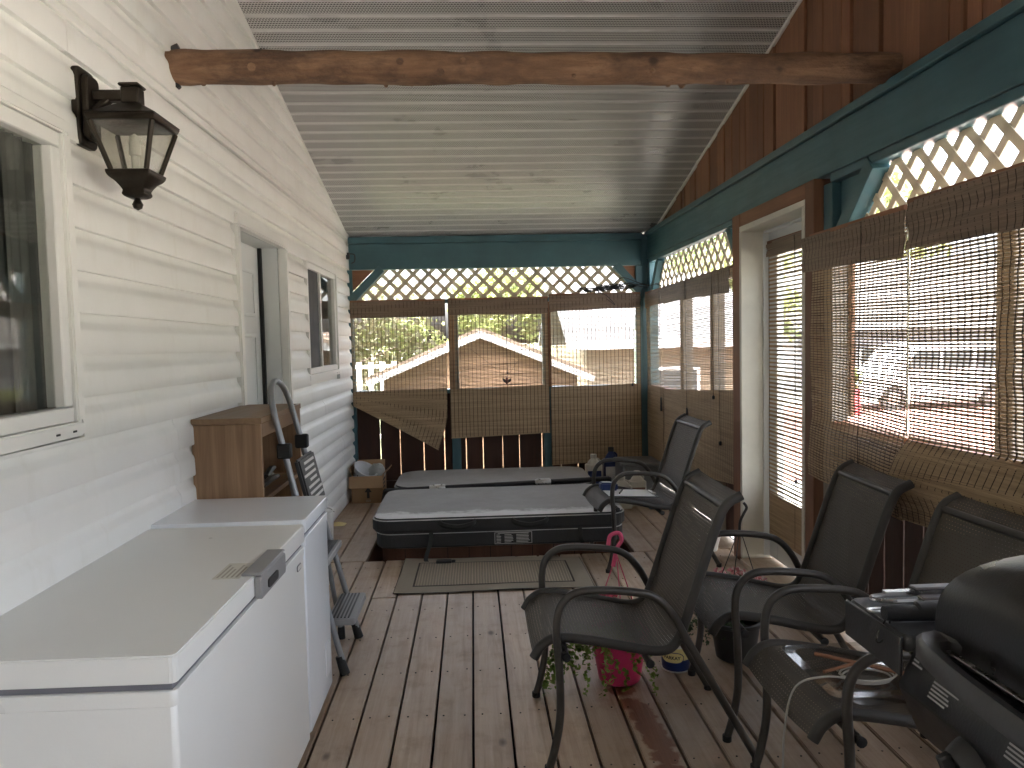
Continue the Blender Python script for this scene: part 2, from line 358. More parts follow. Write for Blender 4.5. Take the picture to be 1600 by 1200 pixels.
def cover_mat():
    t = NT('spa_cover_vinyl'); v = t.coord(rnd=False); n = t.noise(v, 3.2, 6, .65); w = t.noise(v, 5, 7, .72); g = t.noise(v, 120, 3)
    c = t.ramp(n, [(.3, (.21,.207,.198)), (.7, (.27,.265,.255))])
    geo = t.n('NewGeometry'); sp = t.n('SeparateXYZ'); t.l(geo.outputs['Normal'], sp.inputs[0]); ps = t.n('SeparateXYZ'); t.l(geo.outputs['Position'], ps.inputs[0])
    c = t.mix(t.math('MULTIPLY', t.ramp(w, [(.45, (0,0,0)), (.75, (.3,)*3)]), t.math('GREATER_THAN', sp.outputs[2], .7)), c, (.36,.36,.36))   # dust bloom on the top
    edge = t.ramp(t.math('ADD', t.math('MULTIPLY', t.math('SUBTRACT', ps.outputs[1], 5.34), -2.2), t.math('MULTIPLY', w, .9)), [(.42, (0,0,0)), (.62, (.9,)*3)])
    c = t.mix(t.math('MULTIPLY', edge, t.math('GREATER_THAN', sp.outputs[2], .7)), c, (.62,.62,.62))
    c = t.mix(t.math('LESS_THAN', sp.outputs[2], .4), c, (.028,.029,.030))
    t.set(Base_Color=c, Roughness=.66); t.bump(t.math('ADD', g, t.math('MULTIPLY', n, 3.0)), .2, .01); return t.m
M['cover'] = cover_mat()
M['strap'] = plain('nylon_strap', (.018,.02,.018), .7)
def rug_mat(name, a, b, rib):
    t = NT(name); tc = t.n('TexCoord'); sp = t.n('SeparateXYZ'); t.l(tc.outputs['Object'], sp.inputs[0])
    w = t.math('SINE', t.math('MULTIPLY', sp.outputs[0], 2*math.pi/rib)); n = t.noise(t.coord(), 90, 3); m = t.noise(t.coord(), 4, 4)
    c = t.mix(t.math('MULTIPLY_ADD', w, .5, .5), a, b); c = t.mix(t.math('MULTIPLY', n, .5), c, dk(a, .6)); c = t.mix(t.ramp(m, [(.4,(0,0,0)),(.8,(.4,)*3)]), c, dk(a,.7))
    t.set(Base_Color=c, Roughness=.95); t.bump(t.math('ADD', w, n), .5, .004); return t.m
M['rug_c'] = rug_mat('rug_ribbed', (.40,.34,.26), (.22,.185,.14), .017)
M['rug_b'] = rug_mat('rug_border', (.37,.32,.25), (.33,.285,.22), .006)
M['rug_d'] = rug_mat('rug_dark_line', (.05,.04,.032), (.07,.055,.045), .006)
def leaf_mat(name, a, b):
    t = NT(name); geo = t.n('NewGeometry'); n = t.noise(geo.outputs['Position'], 3.0, 3); c = t.ramp(n, [(.3, a), (.7, b)])
    t.set(Base_Color=c, Roughness=.6); translucent(t, c, .35); return t.m
M['leaf'] = leaf_mat('leaf_green', (.045,.085,.02), (.10,.16,.03))
M['leaf_y'] = leaf_mat('leaf_lime', (.12,.15,.045), (.20,.22,.075))
M['leaf_d'] = leaf_mat('leaf_conifer', (.022,.045,.018), (.05,.085,.03))
M['leaf_g'] = leaf_mat('leaf_olive', (.07,.075,.04), (.13,.12,.06))
M['pot_leaf'] = leaf_mat('creeping_leaf', (.12,.20,.03), (.24,.32,.06))
M['bark'] = wood('bark', (.06,.042,.03), (.13,.10,.075), 2, .9, 14, .2, .8, .4)
M['window_pane'] = thin_glass('window_glass', (.85,.86,.84), 0, .03, ior=1.45)
M['lamp_glass'] = thin_glass('seeded_glass', (.95,.94,.88), .08, .10, .9, 60, .14)
M['clear'] = thin_glass('clear_plastic', (.86,.85,.82), .22, .08, .3, 30)
M['room'] = plain('room_wall', (.34,.37,.29), .9, bump=0)
M['curtain'] = plain('curtain', (.15,.15,.142), .9, var=.2)
M['screen'] = plain('window_screen', (.035,.037,.04), .7)
M['grass'] = plain('lawn', (.10,.115,.055), .95, var=.4, vs=1.2, bump=.4, bs=30)
M['gravel'] = plain('bounce_gravel', (.30,.285,.25), .95, var=.3, vs=3, bump=.4, bs=40)
M['shed'] = wood('brown_siding', (.14,.080,.045), (.20,.12,.07), 0, .7, 14, .08, .1, .3)
M['shingle'] = plain('shingles', (.16,.12,.09), .95, var=.35, vs=14, bump=.5, bs=40)
M['paleroof'] = plain('pale_roof', (.095,.095,.10), .9, var=.2, vs=10)
M['cream'] = plain('cream_siding', (.15,.125,.085), .7, var=.1)
M['vanpaint'] = plain('van_paint', (.42,.425,.44), .2, var=.03, bump=0)
M['fascia'] = plain('dimmed_white', (.36,.36,.36), .7)  # white trim colour darkened to offset the bright light outdoors
M['vanglass'] = plain('van_glass', (.03,.035,.04), .1, bump=0)
M['rubber'] = plain('tyre', (.02,.02,.02), .8)
M['fleck'] = plain('pink_petal', (.60,.22,.26), .6)
M['petal_w'] = plain('white_petal', (.7,.62,.6), .6)

# ------------------------------------------------------------------ key planes
LW, RW, FY = -1.18, 1.71, 7.45
YB = -3.0                              # how far the porch goes on behind the camera
def ceil_z(y): return 2.44 + .222*(7.6-y)
GZ = -.85                              # garden level

# ------------------------------------------------------------------ ground
tag(MB().box(-400, 400, -400, 500, GZ-.3, GZ).build('lawn', M['grass']), kind='structure')
tag(MB().box(2.2, 60, -30, 60, GZ+.004, GZ+.008).build('driveway', M['gravel']), kind='structure')  # gravel drive, widened to bounce warm light into the porch
tag(MB().box(4, 30, 11.5, 24, GZ+.012, GZ+.016).build('red_path', plain('red_shale', (.28,.15,.12), .95, var=.3, vs=3)), kind='structure')

# ------------------------------------------------------------------ deck
deck = thing('deck', None, None, kind='structure')
TX0, TX1, TY0, TY1 = -.745, 1.06, 5.09, 7.2        # hole for the hot tub
bmcache = {}
def deck_board(x0, x1, y0, y1):
    key = (round(x1-x0, 3), round(y1-y0, 3))
    if key not in bmcache:
        w, l = x1-x0, y1-y0
        b = MB().box(-w/2, w/2, -l/2, l/2, -.038, 0).build('board', M['deck'], bev=.004, seg=2)
        bmcache[key] = b.data; bpy.data.objects.remove(b)
    o = bpy.data.objects.new('board', bmcache[key]); COL.objects.link(o); o.parent = deck
    o.location = ((x0+x1)/2, (y0+y1)/2, random.uniform(-.0015, .0015))
sc = MB()
for k in range(-9, 14):
    g0 = -.032 + .145*k; x0, x1 = g0+.0048, g0+.145-.0048
    x0 = max(x0, LW+.012)
    if x1 - x0 < .02: continue
    cuts = [YB-.2]
    if k == -4: cuts += [1.1, 4.33]
    elif k % 3 == 0: cuts += [.7, 5.08]
    else: cuts += [2.0-.9*(k % 4), 5.08]
    if cuts[-1] < 5.0: cuts += [5.08]
    for a, b in zip(cuts[:-1], cuts[1:]): deck_board(x0, x1, a+.002, b-.002)
    for yj in [j*.40+.12 for j in range(0, 13)]:
        for xs in (x0+.028, x1-.028): sc.lathe([(.0036, 0), (.0036, .0022), (.0001, .0023)], (xs+random.uniform(-.006,.006), yj+random.uniform(-.012,.012), 0), 6)
tag(sc.build('screw_heads', M['screw'], deck, recalc=False, smooth=False), kind='stuff')
for x0, x1 in ((LW+.012, -.938), (-.930, TX0)): deck_board(x0, x1, 5.084, FY+.1)
for x0, x1 in ((TX1, 1.205), (1.212, 1.357), (1.364, 1.50), (1.507, 1.66), (1.667, 1.81)): deck_board(x0, x1, 5.084, FY+.1)
deck_board(TX0, TX1, 7.205, FY+.1)
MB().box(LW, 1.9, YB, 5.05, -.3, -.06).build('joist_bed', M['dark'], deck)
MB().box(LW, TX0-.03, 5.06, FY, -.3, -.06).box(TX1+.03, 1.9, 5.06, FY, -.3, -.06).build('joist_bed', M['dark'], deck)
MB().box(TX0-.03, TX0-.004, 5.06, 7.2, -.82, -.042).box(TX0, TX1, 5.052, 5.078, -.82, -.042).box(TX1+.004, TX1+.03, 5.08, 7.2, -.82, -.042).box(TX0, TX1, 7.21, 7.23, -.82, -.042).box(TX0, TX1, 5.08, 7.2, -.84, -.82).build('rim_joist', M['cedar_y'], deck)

# ------------------------------------------------------------------ house wall on the left
house = thing('house', 'white vinyl sided house wall with a door and two windows along the left side', 'house', (LW, 4, 0))
OP = [(.9, 2.335, 1.19, 2.11), (3.90, 4.96, 0.0, 2.115), (5.56, 6.76, 1.18, 2.075)]   # near window, door, far window: y0 y1 z0 z1
EXP = .1265; TRZ = 2.44
def clip_cells(y0, y1, z0, z1, ops):
    ys = sorted({y0, y1} | {v for o in ops for v in o[:2] if y0 < v < y1}); out = []
    for a, b in zip(ys[:-1], ys[1:]):
        zr = [(z0, z1)]
        for o in ops:
            if o[0] < (a+b)/2 < o[1]:
                n = []
                for p, q in zr:
                    if o[2] > p: n.append((p, min(q, o[2])))
                    if o[3] < q: n.append((max(p, o[3]), q))
                zr = [(p, q) for p, q in n if q-p > .002]
        out += [(a, b, p, q) for p, q in zr]
    m = []
    for c in out:
        if m and abs(m[-1][1]-c[0]) < 1e-6 and m[-1][2:] == c[2:]: m[-1] = (m[-1][0], c[1], c[2], c[3])
        else: m.append(c)
    return m
PROF = [(0, .0), (0, .021), (.05, .0235), (.56, .0215), (.64, .018), (.74, .009), (.84, .003), (1.04, .001)]
def prof_at(t):
    for (a, x), (b, y) in zip(PROF[1:-1], PROF[2:]):
        if a <= t <= b: return x + (y-x)*(t-a)/max(b-a, 1e-6)
    return .001
def siding_piece(y0, y1, za, zb, zbase, shear, ztop=None):
    ts = sorted({(za-zbase)/EXP, (zb-zbase)/EXP} | {p[0] for p in PROF if (za-zbase)/EXP < p[0] < (zb-zbase)/EXP})
    pr = [(prof_at(max(t, 0)), zbase+t*EXP) for t in ts]
    ny = 1 if ztop is None else max(1, int((y1-y0)/.15))
    m = MB(); ring = [(-.004, pr[0][1])] + pr + [(-.004, pr[-1][1])]
    def P(x, z, y):
        zz = z + shear*(y-2.3)
        if ztop is not None: zz = min(zz, ztop(y))
        return (LW+x, y, zz)
    n = len(ring); vs = []
    for j in range(ny+1): vs += [P(x, z, y0+(y1-y0)*j/ny) for x, z in ring]
    fs = [(j*n+i, j*n+(i+1)%n, (j+1)*n+(i+1)%n, (j+1)*n+i) for j in range(ny) for i in range(n)] + [tuple(range(n)), tuple(ny*n+i for i in range(n))]
    m.add(vs, fs); return m
zb0 = 1.432 - EXP*12
SEAM = {}
for i in range(-1, 20):
    z0 = zb0 + i*EXP; z1 = min(z0+EXP, TRZ-.02)
    if z1-z0 < .02: continue
    for (a, b, p, q) in clip_cells(YB-.2, FY+.10, max(z0, .012), z1, OP):
        segs = [a]; y = a + random.choice((1.1, 1.9, 2.6, 3.3))
        while y < b-.5: segs.append(y); y += 3.66
        segs.append(b)
        for s0, s1 in zip(segs[:-1], segs[1:]):
            e = .0 if s1 == b else -.0015
            siding_piece(s0, s1+e*2, p, q, z0, -.008).build('siding_board', M['siding'], house, sharp=25)
for i in range(0, 22):                                   # gable siding above the wall-top trim, up to the sloping ceiling
    z0 = TRZ+.045 + i*EXP; yend = 7.6 - (z0-2.44)/.222
    if yend < YB: break
    ye = min(yend, FY+.1)
    segs = [YB-.2]; y = YB-.2 + random.choice((2.2, 3.1, 4.2))
    while y < ye-.5: segs.append(y); y += 3.66
    segs.append(ye)
    for s0, s1 in zip(segs[:-1], segs[1:]):
        siding_piece(s0, s1-.003, z0, z0+EXP, z0, 0, lambda y: ceil_z(y)-.004).build('siding_board', M['siding'], house, sharp=25)
m = MB()
for (a, b, p, q) in clip_cells(YB-.2, FY+.1, -.3, 4.9, OP): m.box(LW-.12, LW-.0065, a, b, p, q)
m.build('wall_core', M['trim'], house)
MB().box(LW-.002, LW+.020, YB-.2, FY+.09, TRZ-.022, TRZ+.008).box(LW-.002, LW+.030, YB-.2, FY+.09, TRZ+.009, TRZ+.043).build('wall_top_trim', M['trim'], house, bev=.004)
MB().bar((LW+.012, FY+.1, ceil_z(FY+.1)-.018), (LW+.012, YB-.2, ceil_z(YB-.2)-.018), .024, .030).build('ceiling_trim', M['trim'], house, bev=.004)
MB().box(LW-.01, LW+.022, FY+.092, FY+.16, .0, 2.43).build('corner_trim', M['trim'], house, bev=.004)
MB().box(LW+.015, LW+.045, FY-.10, FY-.05, 2.24, 2.30).tube(spline([(LW+.045, FY-.075, 2.29), (LW+.09, FY-.075, 2.28), (LW+.09, FY-.075, 2.22), (LW+.06, FY-.075, 2.20)]), .006, 6).build('wall_hook', M['darkplastic'], house)
# dark rooms behind the glass
def room(y0, y1, z0, z1):
    MB().add([(LW-1.2,y0,z0),(LW-1.2,y1,z0),(LW-1.2,y1,z1),(LW-1.2,y0,z1),(LW-.13,y0,z0),(LW-.13,y1,z0),(LW-.13,y1,z1),(LW-.13,y0,z1)],
             [(0,1,2,3),(0,1,5,4),(3,2,6,7),(0,3,7,4),(1,2,6,5)]).build('room', M['room'], house, recalc=False, smooth=False)
room(.3, 3.0, .6, 2.4); room(5.4, 7.3, .8, 2.3)
def window(y0, y1, z0, z1, sash, mull=None, screen=None):
    fw = .045
    w = MB()
    for a, b, p, q in ((y0-.03, y1+.03, z1-.012, z1+.028), (y0-.03, y1+.03, z0-.030, z0+.012)): w.box(LW-.02, LW+.024, a, b, p, q)
    for a, b in ((y0-.03, y0+.012), (y1-.012, y1+.03)): w.box(LW-.019, LW+.023, a, b, z0+.0125, z1-.0125)
    win = w.build('window', M['trim'], house, bev=.005, seg=2)
    f = MB(); i0, i1, k0, k1 = y0+.013, y1-.013, z0+.013, z1-.013
    f.box(LW-.06, LW+.012, i0, i1, k1-fw, k1).box(LW-.06, LW+.012, i0, i1, k0, k0+fw)
    f.box(LW-.059, LW+.011, i0, i0+fw, k0+fw+.0005, k1-fw-.0005).box(LW-.059, LW+.011, i1-fw, i1, k0+fw+.0005, k1-fw-.0005)
    if mull: f.box(LW-.058, LW+.008, mull-.02, mull+.02, k0+fw+.0005, k1-fw-.0005)
    f.build('sash', M['trim'], win, bev=.004)
    spans = [(i0+fw, i1-fw)] if not mull else [(i0+fw, mull-.02), (mull+.02, i1-fw)]
    for n, (a, b) in enumerate(spans):
        if screen is not None and n == screen: MB().box(LW-.012, LW-.009, a, b, k0+fw, k1-fw).build('insect_screen', M['screen'], win)
        else: MB().box(LW-.020, LW-.016, a, b, k0+fw, k1-fw).build('pane', M['window_pane'], win)
    for k in range(2): MB().box(LW+.0235, LW+.0252, y1-.05-.09*k, y1-.03-.09*k, z0-.016, z0-.010).build('weep_slot', M['ink'], win)
    return win
w1 = window(.9, 2.32, 1.225, 2.085, None)
MB().grid(lambda u, v: (LW-.045+.005*math.sin(u*60), 1.5+u*.78, 1.22+v*.86), 160, 1).build('curtain', plain('sheer_curtain', (.085,.085,.080), .9, var=.35, vs=3), w1)
MB().grid(lambda u, v: (LW-.034+.006*math.sin(u*16), 2.10+u*.10, 1.22+v*.86), 30, 1).build('curtain', M['curtain'], w1)
window(5.57, 6.745, 1.215, 2.055, None, 6.10, 0)
# left door: casing, deep reveal, panelled slab
dy0, dy1, dz = 3.96, 4.90, 2.05
c = MB()
for a, b in ((3.90, dy0), (dy1, 4.96)): c.box(LW-.02, LW+.035, a, b, .0, dz-.0005)
c.box(LW-.02, LW+.036, 3.90, 4.96, dz, 2.115)
dl = c.build('door_frame', M['trim'], house, bev=.008, seg=2); dl['label'] = 'white casing and reveal around the left door'
MB().box(LW-.2, LW-.021, dy1, dy1+.03, 0, dz).box(LW-.2, LW-.021, dy0-.03, dy0, 0, dz).box(LW-.2, LW-.021, dy0, dy1, dz, dz+.03).build('reveal', M['doorwhite'], dl)
MB().box(LW-.135, LW-.115, dy1-.030, dy1-.001, .0, dz-.002).build('weather_strip', M['black'], dl)
ds = MB().box(LW-.18, LW-.137, dy0+.003, dy1-.003, .02, dz-.004).build('door_slab', M['doorwhite'], house, bev=.002)
for pz0, pz1 in ((.2, .85), (1.0, 1.52), (1.62, 1.9)):
    for py in (dy0+.14, dy0+.53):
        fr = MB(); a, b = py, py+.28
        fr.box(LW-.1365, LW-.129, a, b, pz1-.022, pz1).box(LW-.1365, LW-.129, a, b, pz0, pz0+.022).box(LW-.1364, LW-.130, a, a+.022, pz0+.023, pz1-.023).box(LW-.1364, LW-.130, b-.022, b, pz0+.023, pz1-.023)
        fr.build('panel', M['doorwhite'], ds, bev=.003)
MB().tube([(LW-.137, dy0+.07, 1.0), (LW-.10, dy0+.07, 1.0)], .012, 10).lathe([(.001,-.028),(.02,-.02),(.028,0),(.02,.02),(.001,.028)], (LW-.085, dy0+.07, 1.0), 12).build('door_knob', M['steel'], ds)
# house body behind, so light does not leak from there
MB().box(-9, LW-1.3, YB-3, FY+.1, GZ, 3.2).build('house_body', M['trim'], house)
MB().prism([(-9.5, 3.1), (LW-.2, 4.9), (LW-.2, 5.02), (-9.5, 3.25)], lambda a, b, d: (a, d, b), YB-3, FY+.4).build('house_roof', M['shingle'], house)

# ------------------------------------------------------------------ porch roof and perforated ceiling
roof = thing('porch_ceiling', None, None, kind='structure')
RX1 = 2.35
sl_ = math.sqrt(1+.222**2)
def ceiling_panel(y_far):
    """a soffit panel of three perforated bands running across the porch; panels climb towards the camera"""
    m = MB(); prof = [(0, 0), (.106, 0), (.108, .008), (.111, .011), (.119, .011), (.122, .008), (.124, 0), (.128, 0)]
    vs, uv = [], []; pts = []
    for b in range(3):
        for (p, d) in prof[:-1] if b < 2 else prof: pts.append((p + b*.128, d, p))
    return pts
pan_mesh = None; PW = .384
def make_panel():
    pts = ceiling_panel(0); me = bpy.data.meshes.new('soffit_panel'); vs = []; fs = []; uvs = []
    X0, X1 = LW+.001, 1.80
    for (p, d, q) in pts:
        for x in (X0, X1): vs.append((x, -p/sl_ - d*.222/sl_, p*.222/sl_ + d/sl_)); uvs.append((x, q))
    for i in range(len(pts)-1): fs.append((2*i, 2*i+1, 2*i+3, 2*i+2))
    me.from_pydata(vs, [], fs); ul = me.uv_layers.new(name='UVMap')
    for poly in me.polygons:
        band = uvs[poly.vertices[0]][1] < 1e-6
        for li, vi in zip(poly.loop_indices, poly.vertices):
            u, q = uvs[vi]; ul.data[li].uv = (u, q if band or q > .05 else .115)
    me.materials.append(M['soffit']); return me
pan_mesh = make_panel(); yk = 7.6
while yk > YB:
    o = bpy.data.objects.new('soffit_panel', pan_mesh); COL.objects.link(o); o.parent = roof
    o.location = (0, yk, ceil_z(yk) + random.uniform(0, .0015)); yk -= PW/sl_
MB().prism([(8.0, ceil_z(8.0)+.05), (YB, ceil_z(YB)+.05), (YB, ceil_z(YB)+.2), (8.0, ceil_z(8.0)+.2)], lambda a, b, d: (d, a, b), LW-.1, RX1).build('roof_deck', M['shingle'], roof)
MB().bar((1.782, 7.5, ceil_z(7.5)-.012), (1.782, YB, ceil_z(YB)-.012), .02, .022).build('ceiling_trim', M['trim'], roof, bev=.003)

# ------------------------------------------------------------------ lattice
def lattice(parent, poly, axis, plane, pitch=.15, w=.036, th=.007, mat=None, phase=0.0):
    """crossed slats clipped to a convex polygon; axis 'x': wall in XZ at y=plane, 'y': wall in YZ at x=plane"""
    lat = None
    def P(a, b, d): return (a, plane+d, b) if axis == 'x' else (plane+d, a, b)
    amin = min(p[0] for p in poly); amax = max(p[0] for p in poly); bmin = min(p[1] for p in poly); bmax = max(p[1] for p in poly)
    for sgn, dep in ((1, 0), (-1, th+.0006)):
        c0 = math.floor((amin - sgn*bmax if sgn > 0 else amin+bmin)/pitch)-1; c1 = math.ceil((amax - bmin if sgn > 0 else amax+bmax)/pitch)+1
        for k in range(c0, c1+1):
            c = (k+phase)*pitch                      # line a - sgn*b = c
            hits = []
            for (p, q) in zip(poly, poly[1:]+poly[:1]):
                f0, f1 = p[0]-sgn*p[1]-c, q[0]-sgn*q[1]-c
                if f0*f1 < 0: t = f0/(f0-f1); hits.append((p[0]+(q[0]-p[0])*t, p[1]+(q[1]-p[1])*t))
            if len(hits) < 2: continue
            p, q = sorted(hits)[0], sorted(hits)[-1]
            L = math.hypot(q[0]-p[0], q[1]-p[1])
            if L < .03: continue
            dx, dz = (q[0]-p[0])/L, (q[1]-p[1])/L
            e = .012; p = (p[0]-dx*e, p[1]-dz*e); q = (q[0]+dx*e, q[1]+dz*e)
            nx, nz = -dz*w/2, dx*w/2
            mb = MB().prism([(p[0]+nx,p[1]+nz),(p[0]-nx,p[1]-nz),(q[0]-nx,q[1]-nz),(q[0]+nx,q[1]+nz)], P, dep, dep+th)
            mb.build('lattice_slat', mat or M['lattice'], parent, smooth=False)

# ------------------------------------------------------------------ far porch end
XC = 1.66                                # inner corner on the far right
fe = thing('porch_end_wall', 'teal framed far end of the porch with lattice strip and brown boards', 'porch wall', (0, FY, 0))
BZ0, BZ1 = 2.145, 2.425
MB().box(LW+.023, XC+.0, FY, FY+.09, BZ0, BZ1-.035).build('beam', M['teal_x'], fe, bev=.004)
MB().box(LW+.022, XC+.01, FY-.012, FY+.10, BZ1-.0345, BZ1+.03).build('beam_cap', M['teal_x'], fe, bev=.004)
RZ = .985
MB().box(LW+.03, XC, FY+.0, FY+.09, RZ-.04, RZ).build('rail', M['teal_x'], fe, bev=.004)
MB().box(LW+.03, XC, FY+.012, FY+.05, 1.815, 1.853).build('rail', M['teal_x'], fe, bev=.003)
for px, w in ((551, .07), (712, .085), (856, .085), (1003, .09)):
    xm = ony(px, 640, FY)[0]; MB().box(xm-w/2, xm+w/2, FY+.002, FY+.048, 0, 1.812 if 600 < px < 900 else BZ0-.001).build('post', M['teal_z'], fe, bev=.004)
for px in (706, 857):
    xm = ony(px, 550, FY)[0]; MB().box(xm-.028, xm+.028, FY-.022, FY+.001, RZ+.001, 1.81).build('mullion', M['cedar_z'], fe, bev=.003)
xl = LW+.03
def brace(parent, p, q, w, d, mat, axis, plane):
    dx, dz = q[0]-p[0], q[1]-p[1]; L = math.hypot(dx, dz); nx, nz = -dz/L*w/2, dx/L*w/2
    fn = (lambda a, b, dd: (a, plane+dd, b)) if axis == 'x' else (lambda a, b, dd: (plane+dd, a, b))
    return MB().prism([(p[0]+nx,p[1]+nz),(p[0]-nx,p[1]-nz),(q[0]-nx,q[1]-nz),(q[0]+nx,q[1]+nz)], fn, 0, d).build('brace', mat, parent, bev=.003)
brace(fe, (xl-.02, 1.84), (xl+.30, 2.155), .075, .085, M['teal_x'], 'x', FY-.006)
brace(fe, (XC+.03, 1.84), (XC-.25, 2.155), .075, .085, M['teal_x'], 'x', FY-.006)
MB().prism([(xl-.008, 2.143), (xl+.22, 2.143), (xl-.008, 1.92)], lambda a, b, d: (a, d, b), FY+.03, FY+.05).build('gusset', M['cedar_x'], fe)
MB().prism([(XC-.01, 2.143), (XC-.20, 2.143), (XC-.01, 1.92)], lambda a, b, d: (a, d, b), FY+.03, FY+.05).build('gusset', M['cedar_x'], fe)
lattice(fe, [(xl, 1.835), (XC-.02, 1.835), (XC-.02, 1.90), (XC-.27, 2.15), (xl+.29, 2.15), (xl, 1.87)], 'x', FY+.055, phase=.3)
MB().box(XC+.001, RW+.09, FY-.0005, FY+.09, 0, BZ1+.02).build('corner_post', M['teal_z'], fe, bev=.003)
gx = [LW+.03] + [ony(p, 690, FY)[0] for p in (592.8, 624, 661, 694, 728, 755, 786, 812.5, 848, 878, 905, 931, 951, 977)] + [XC+.14]
for a, b in zip(gx[:-1], gx[1:]):
    MB().box(a+random.uniform(.002,.005), b-random.uniform(.002,.005), FY+.092, FY+.112, .02+random.uniform(-.01,.01), RZ-.005).build('board', M['fence'], fe, bev=.002)
MB().box(LW+.03, XC+.05, FY+.03, FY+.09, .02, .10).build('rail', M['fence'], fe)

# ------------------------------------------------------------------ right side of the porch
rw = thing('porch_side_wall', 'teal beam and cedar board side of the porch on the right, with lattice and rail', 'porch wall', (RW, 4, 0))
YN = -2.6
MB().box(RW, RW+.09, YN, FY-.0005, 2.205, 2.42).build('beam', M['teal_y'], rw, bev=.004)
MB().box(RW+.005, RW+.085, 5.0, FY-.02, 2.163, 2.203).build('beam_trim', M['teal_y'], rw, bev=.004)
MB().box(RW+.005, RW+.085, YN, 3.62, 2.163, 2.203).build('beam_trim', M['teal_y'], rw, bev=.004)
MB().box(RW-.022, RW+.10, YN, FY-.013, 2.4205, 2.46).build('beam_cap', M['teal_y'], rw, bev=.004)
MB().box(RW+.02, RW+.07, 4.86, 5.2, 2.155, 2.162).build('shim', M['teal_y'], rw)
for y in (FY-.09, 6.20, 5.40):
    MB().box(RW+.004, RW+.088, y, y+.085, .0, 2.1625 if y > 7 else 1.829).build('post', M['teal_z'] if y > 7 else M['greywood'], rw, bev=.004)
for y in (3.60, 2.36, 1.0, -.6, -2.5):
    MB().box(RW+.006, RW+.09, y, y+.09, .0, 1.859).build('post', M['greywood'], rw, bev=.004)
MB().box(RW+.006, RW+.09, 3.60, 3.69, 1.8595, 2.1622).build('post', M['teal_z'], rw, bev=.004)
brace(rw, (FY-.10, 1.86), (FY-.38, 2.165), .07, .07, M['teal_y'], 'y', RW+.01)
brace(rw, (3.60, 1.84), (3.24, 2.17), .08, .085, M['teal_y'], 'y', RW-.004)
MB().prism([(3.598, 1.87), (3.598, 2.162), (3.26, 2.162)], lambda a, b, d: (d, a, b), RW+.05, RW+.07).build('gusset', M['teal_y'], rw)
MB().box(RW+.0905, RW+.11, 3.58, 3.72, 1.05, 2.21).build('light_block_board', M['cedar_z'], rw)  # board added behind the post to keep daylight off its face
brace(rw, (4.95, 1.92), (5.15, 2.165), .06, .05, M['teal_y'], 'y', RW+.02)
MB().box(RW+.002, RW+.09, 4.92, FY-.09, .945, .985).build('rail', M['cedar_y'], rw, bev=.004)
MB().box(RW+.002, RW+.09, YN, 3.60, .985, 1.025).build('rail', M['cedar_y'], rw, bev=.004)
MB().box(RW+.02, RW+.06, 4.92, FY-.09, 1.83, 1.868).box(RW+.02, RW+.06, YN, 3.6, 1.86, 1.90).build('rail', M['teal_y'], rw, bev=.003)
lattice(rw, [(4.92, 1.86), (7.34, 1.86), (7.34, 1.88), (7.07, 2.175), (4.92, 2.175)], 'y', RW+.062, phase=.1)
lattice(rw, [(-2.4, 1.88), (3.56, 1.88), (3.24, 2.175), (-2.4, 2.175)], 'y', RW+.062, phase=.55)
y = 4.93
while y < FY+.05:
    w = random.uniform(.13, .15); MB().box(RW+.092, RW+.112, y+.004, min(y+w, FY+.08)-.005, .03+random.uniform(-.01,.01), .975).build('board', M['fence'], rw, bev=.002); y += w
y = YN
while y < 3.66:
    w = random.uniform(.135, .155); MB().box(RW+.092, RW+.112, y+.005, y+w-.006, .03+random.uniform(-.01,.01), 1.0).build('board', M['fence'], rw, bev=.002); y += w
y = YN                                                    # cedar boards under the roof slope
while y < 7.35:
    w = random.choice((.085, .10, .115, .14, .15, .19)); a, b = y+random.choice((.003,.003,.006,.012)), min(y+w, 7.40)-.003; off = random.choice((0, 0, .006, .012)) + random.uniform(0, .002)
    za, zb = 2.40, None
    MB().add([(RW+.085-off, a, za), (RW+.085-off, b, za), (RW+.085-off, b, max(ceil_z(b)+.02, za+.01)), (RW+.085-off, a, ceil_z(a)+.02),
              (RW+.108, a, za), (RW+.108, b, za), (RW+.108, b, max(ceil_z(b)+.02, za+.01)), (RW+.108, a, ceil_z(a)+.02)],
             [(0,1,2,3),(7,6,5,4),(0,4,5,1),(1,5,6,2),(2,6,7,3),(3,7,4,0)]).build('cedar_board', M['cedar_z'], rw, bev=.002); y += w
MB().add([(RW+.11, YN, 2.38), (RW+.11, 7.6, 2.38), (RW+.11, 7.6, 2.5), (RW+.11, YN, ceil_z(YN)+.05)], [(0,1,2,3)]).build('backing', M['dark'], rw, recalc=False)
ew = thing('added_back_wall', 'plain white wall added out of view to close off light from behind', 'wall', (0, YN, 0))  # unseen wall, added to stop light from behind and bounce the rest
MB().box(LW-.1, RW+.1, YN-.16, YN-.06, -.3, 4.9).build('wall_panel', M['siding'], ew)
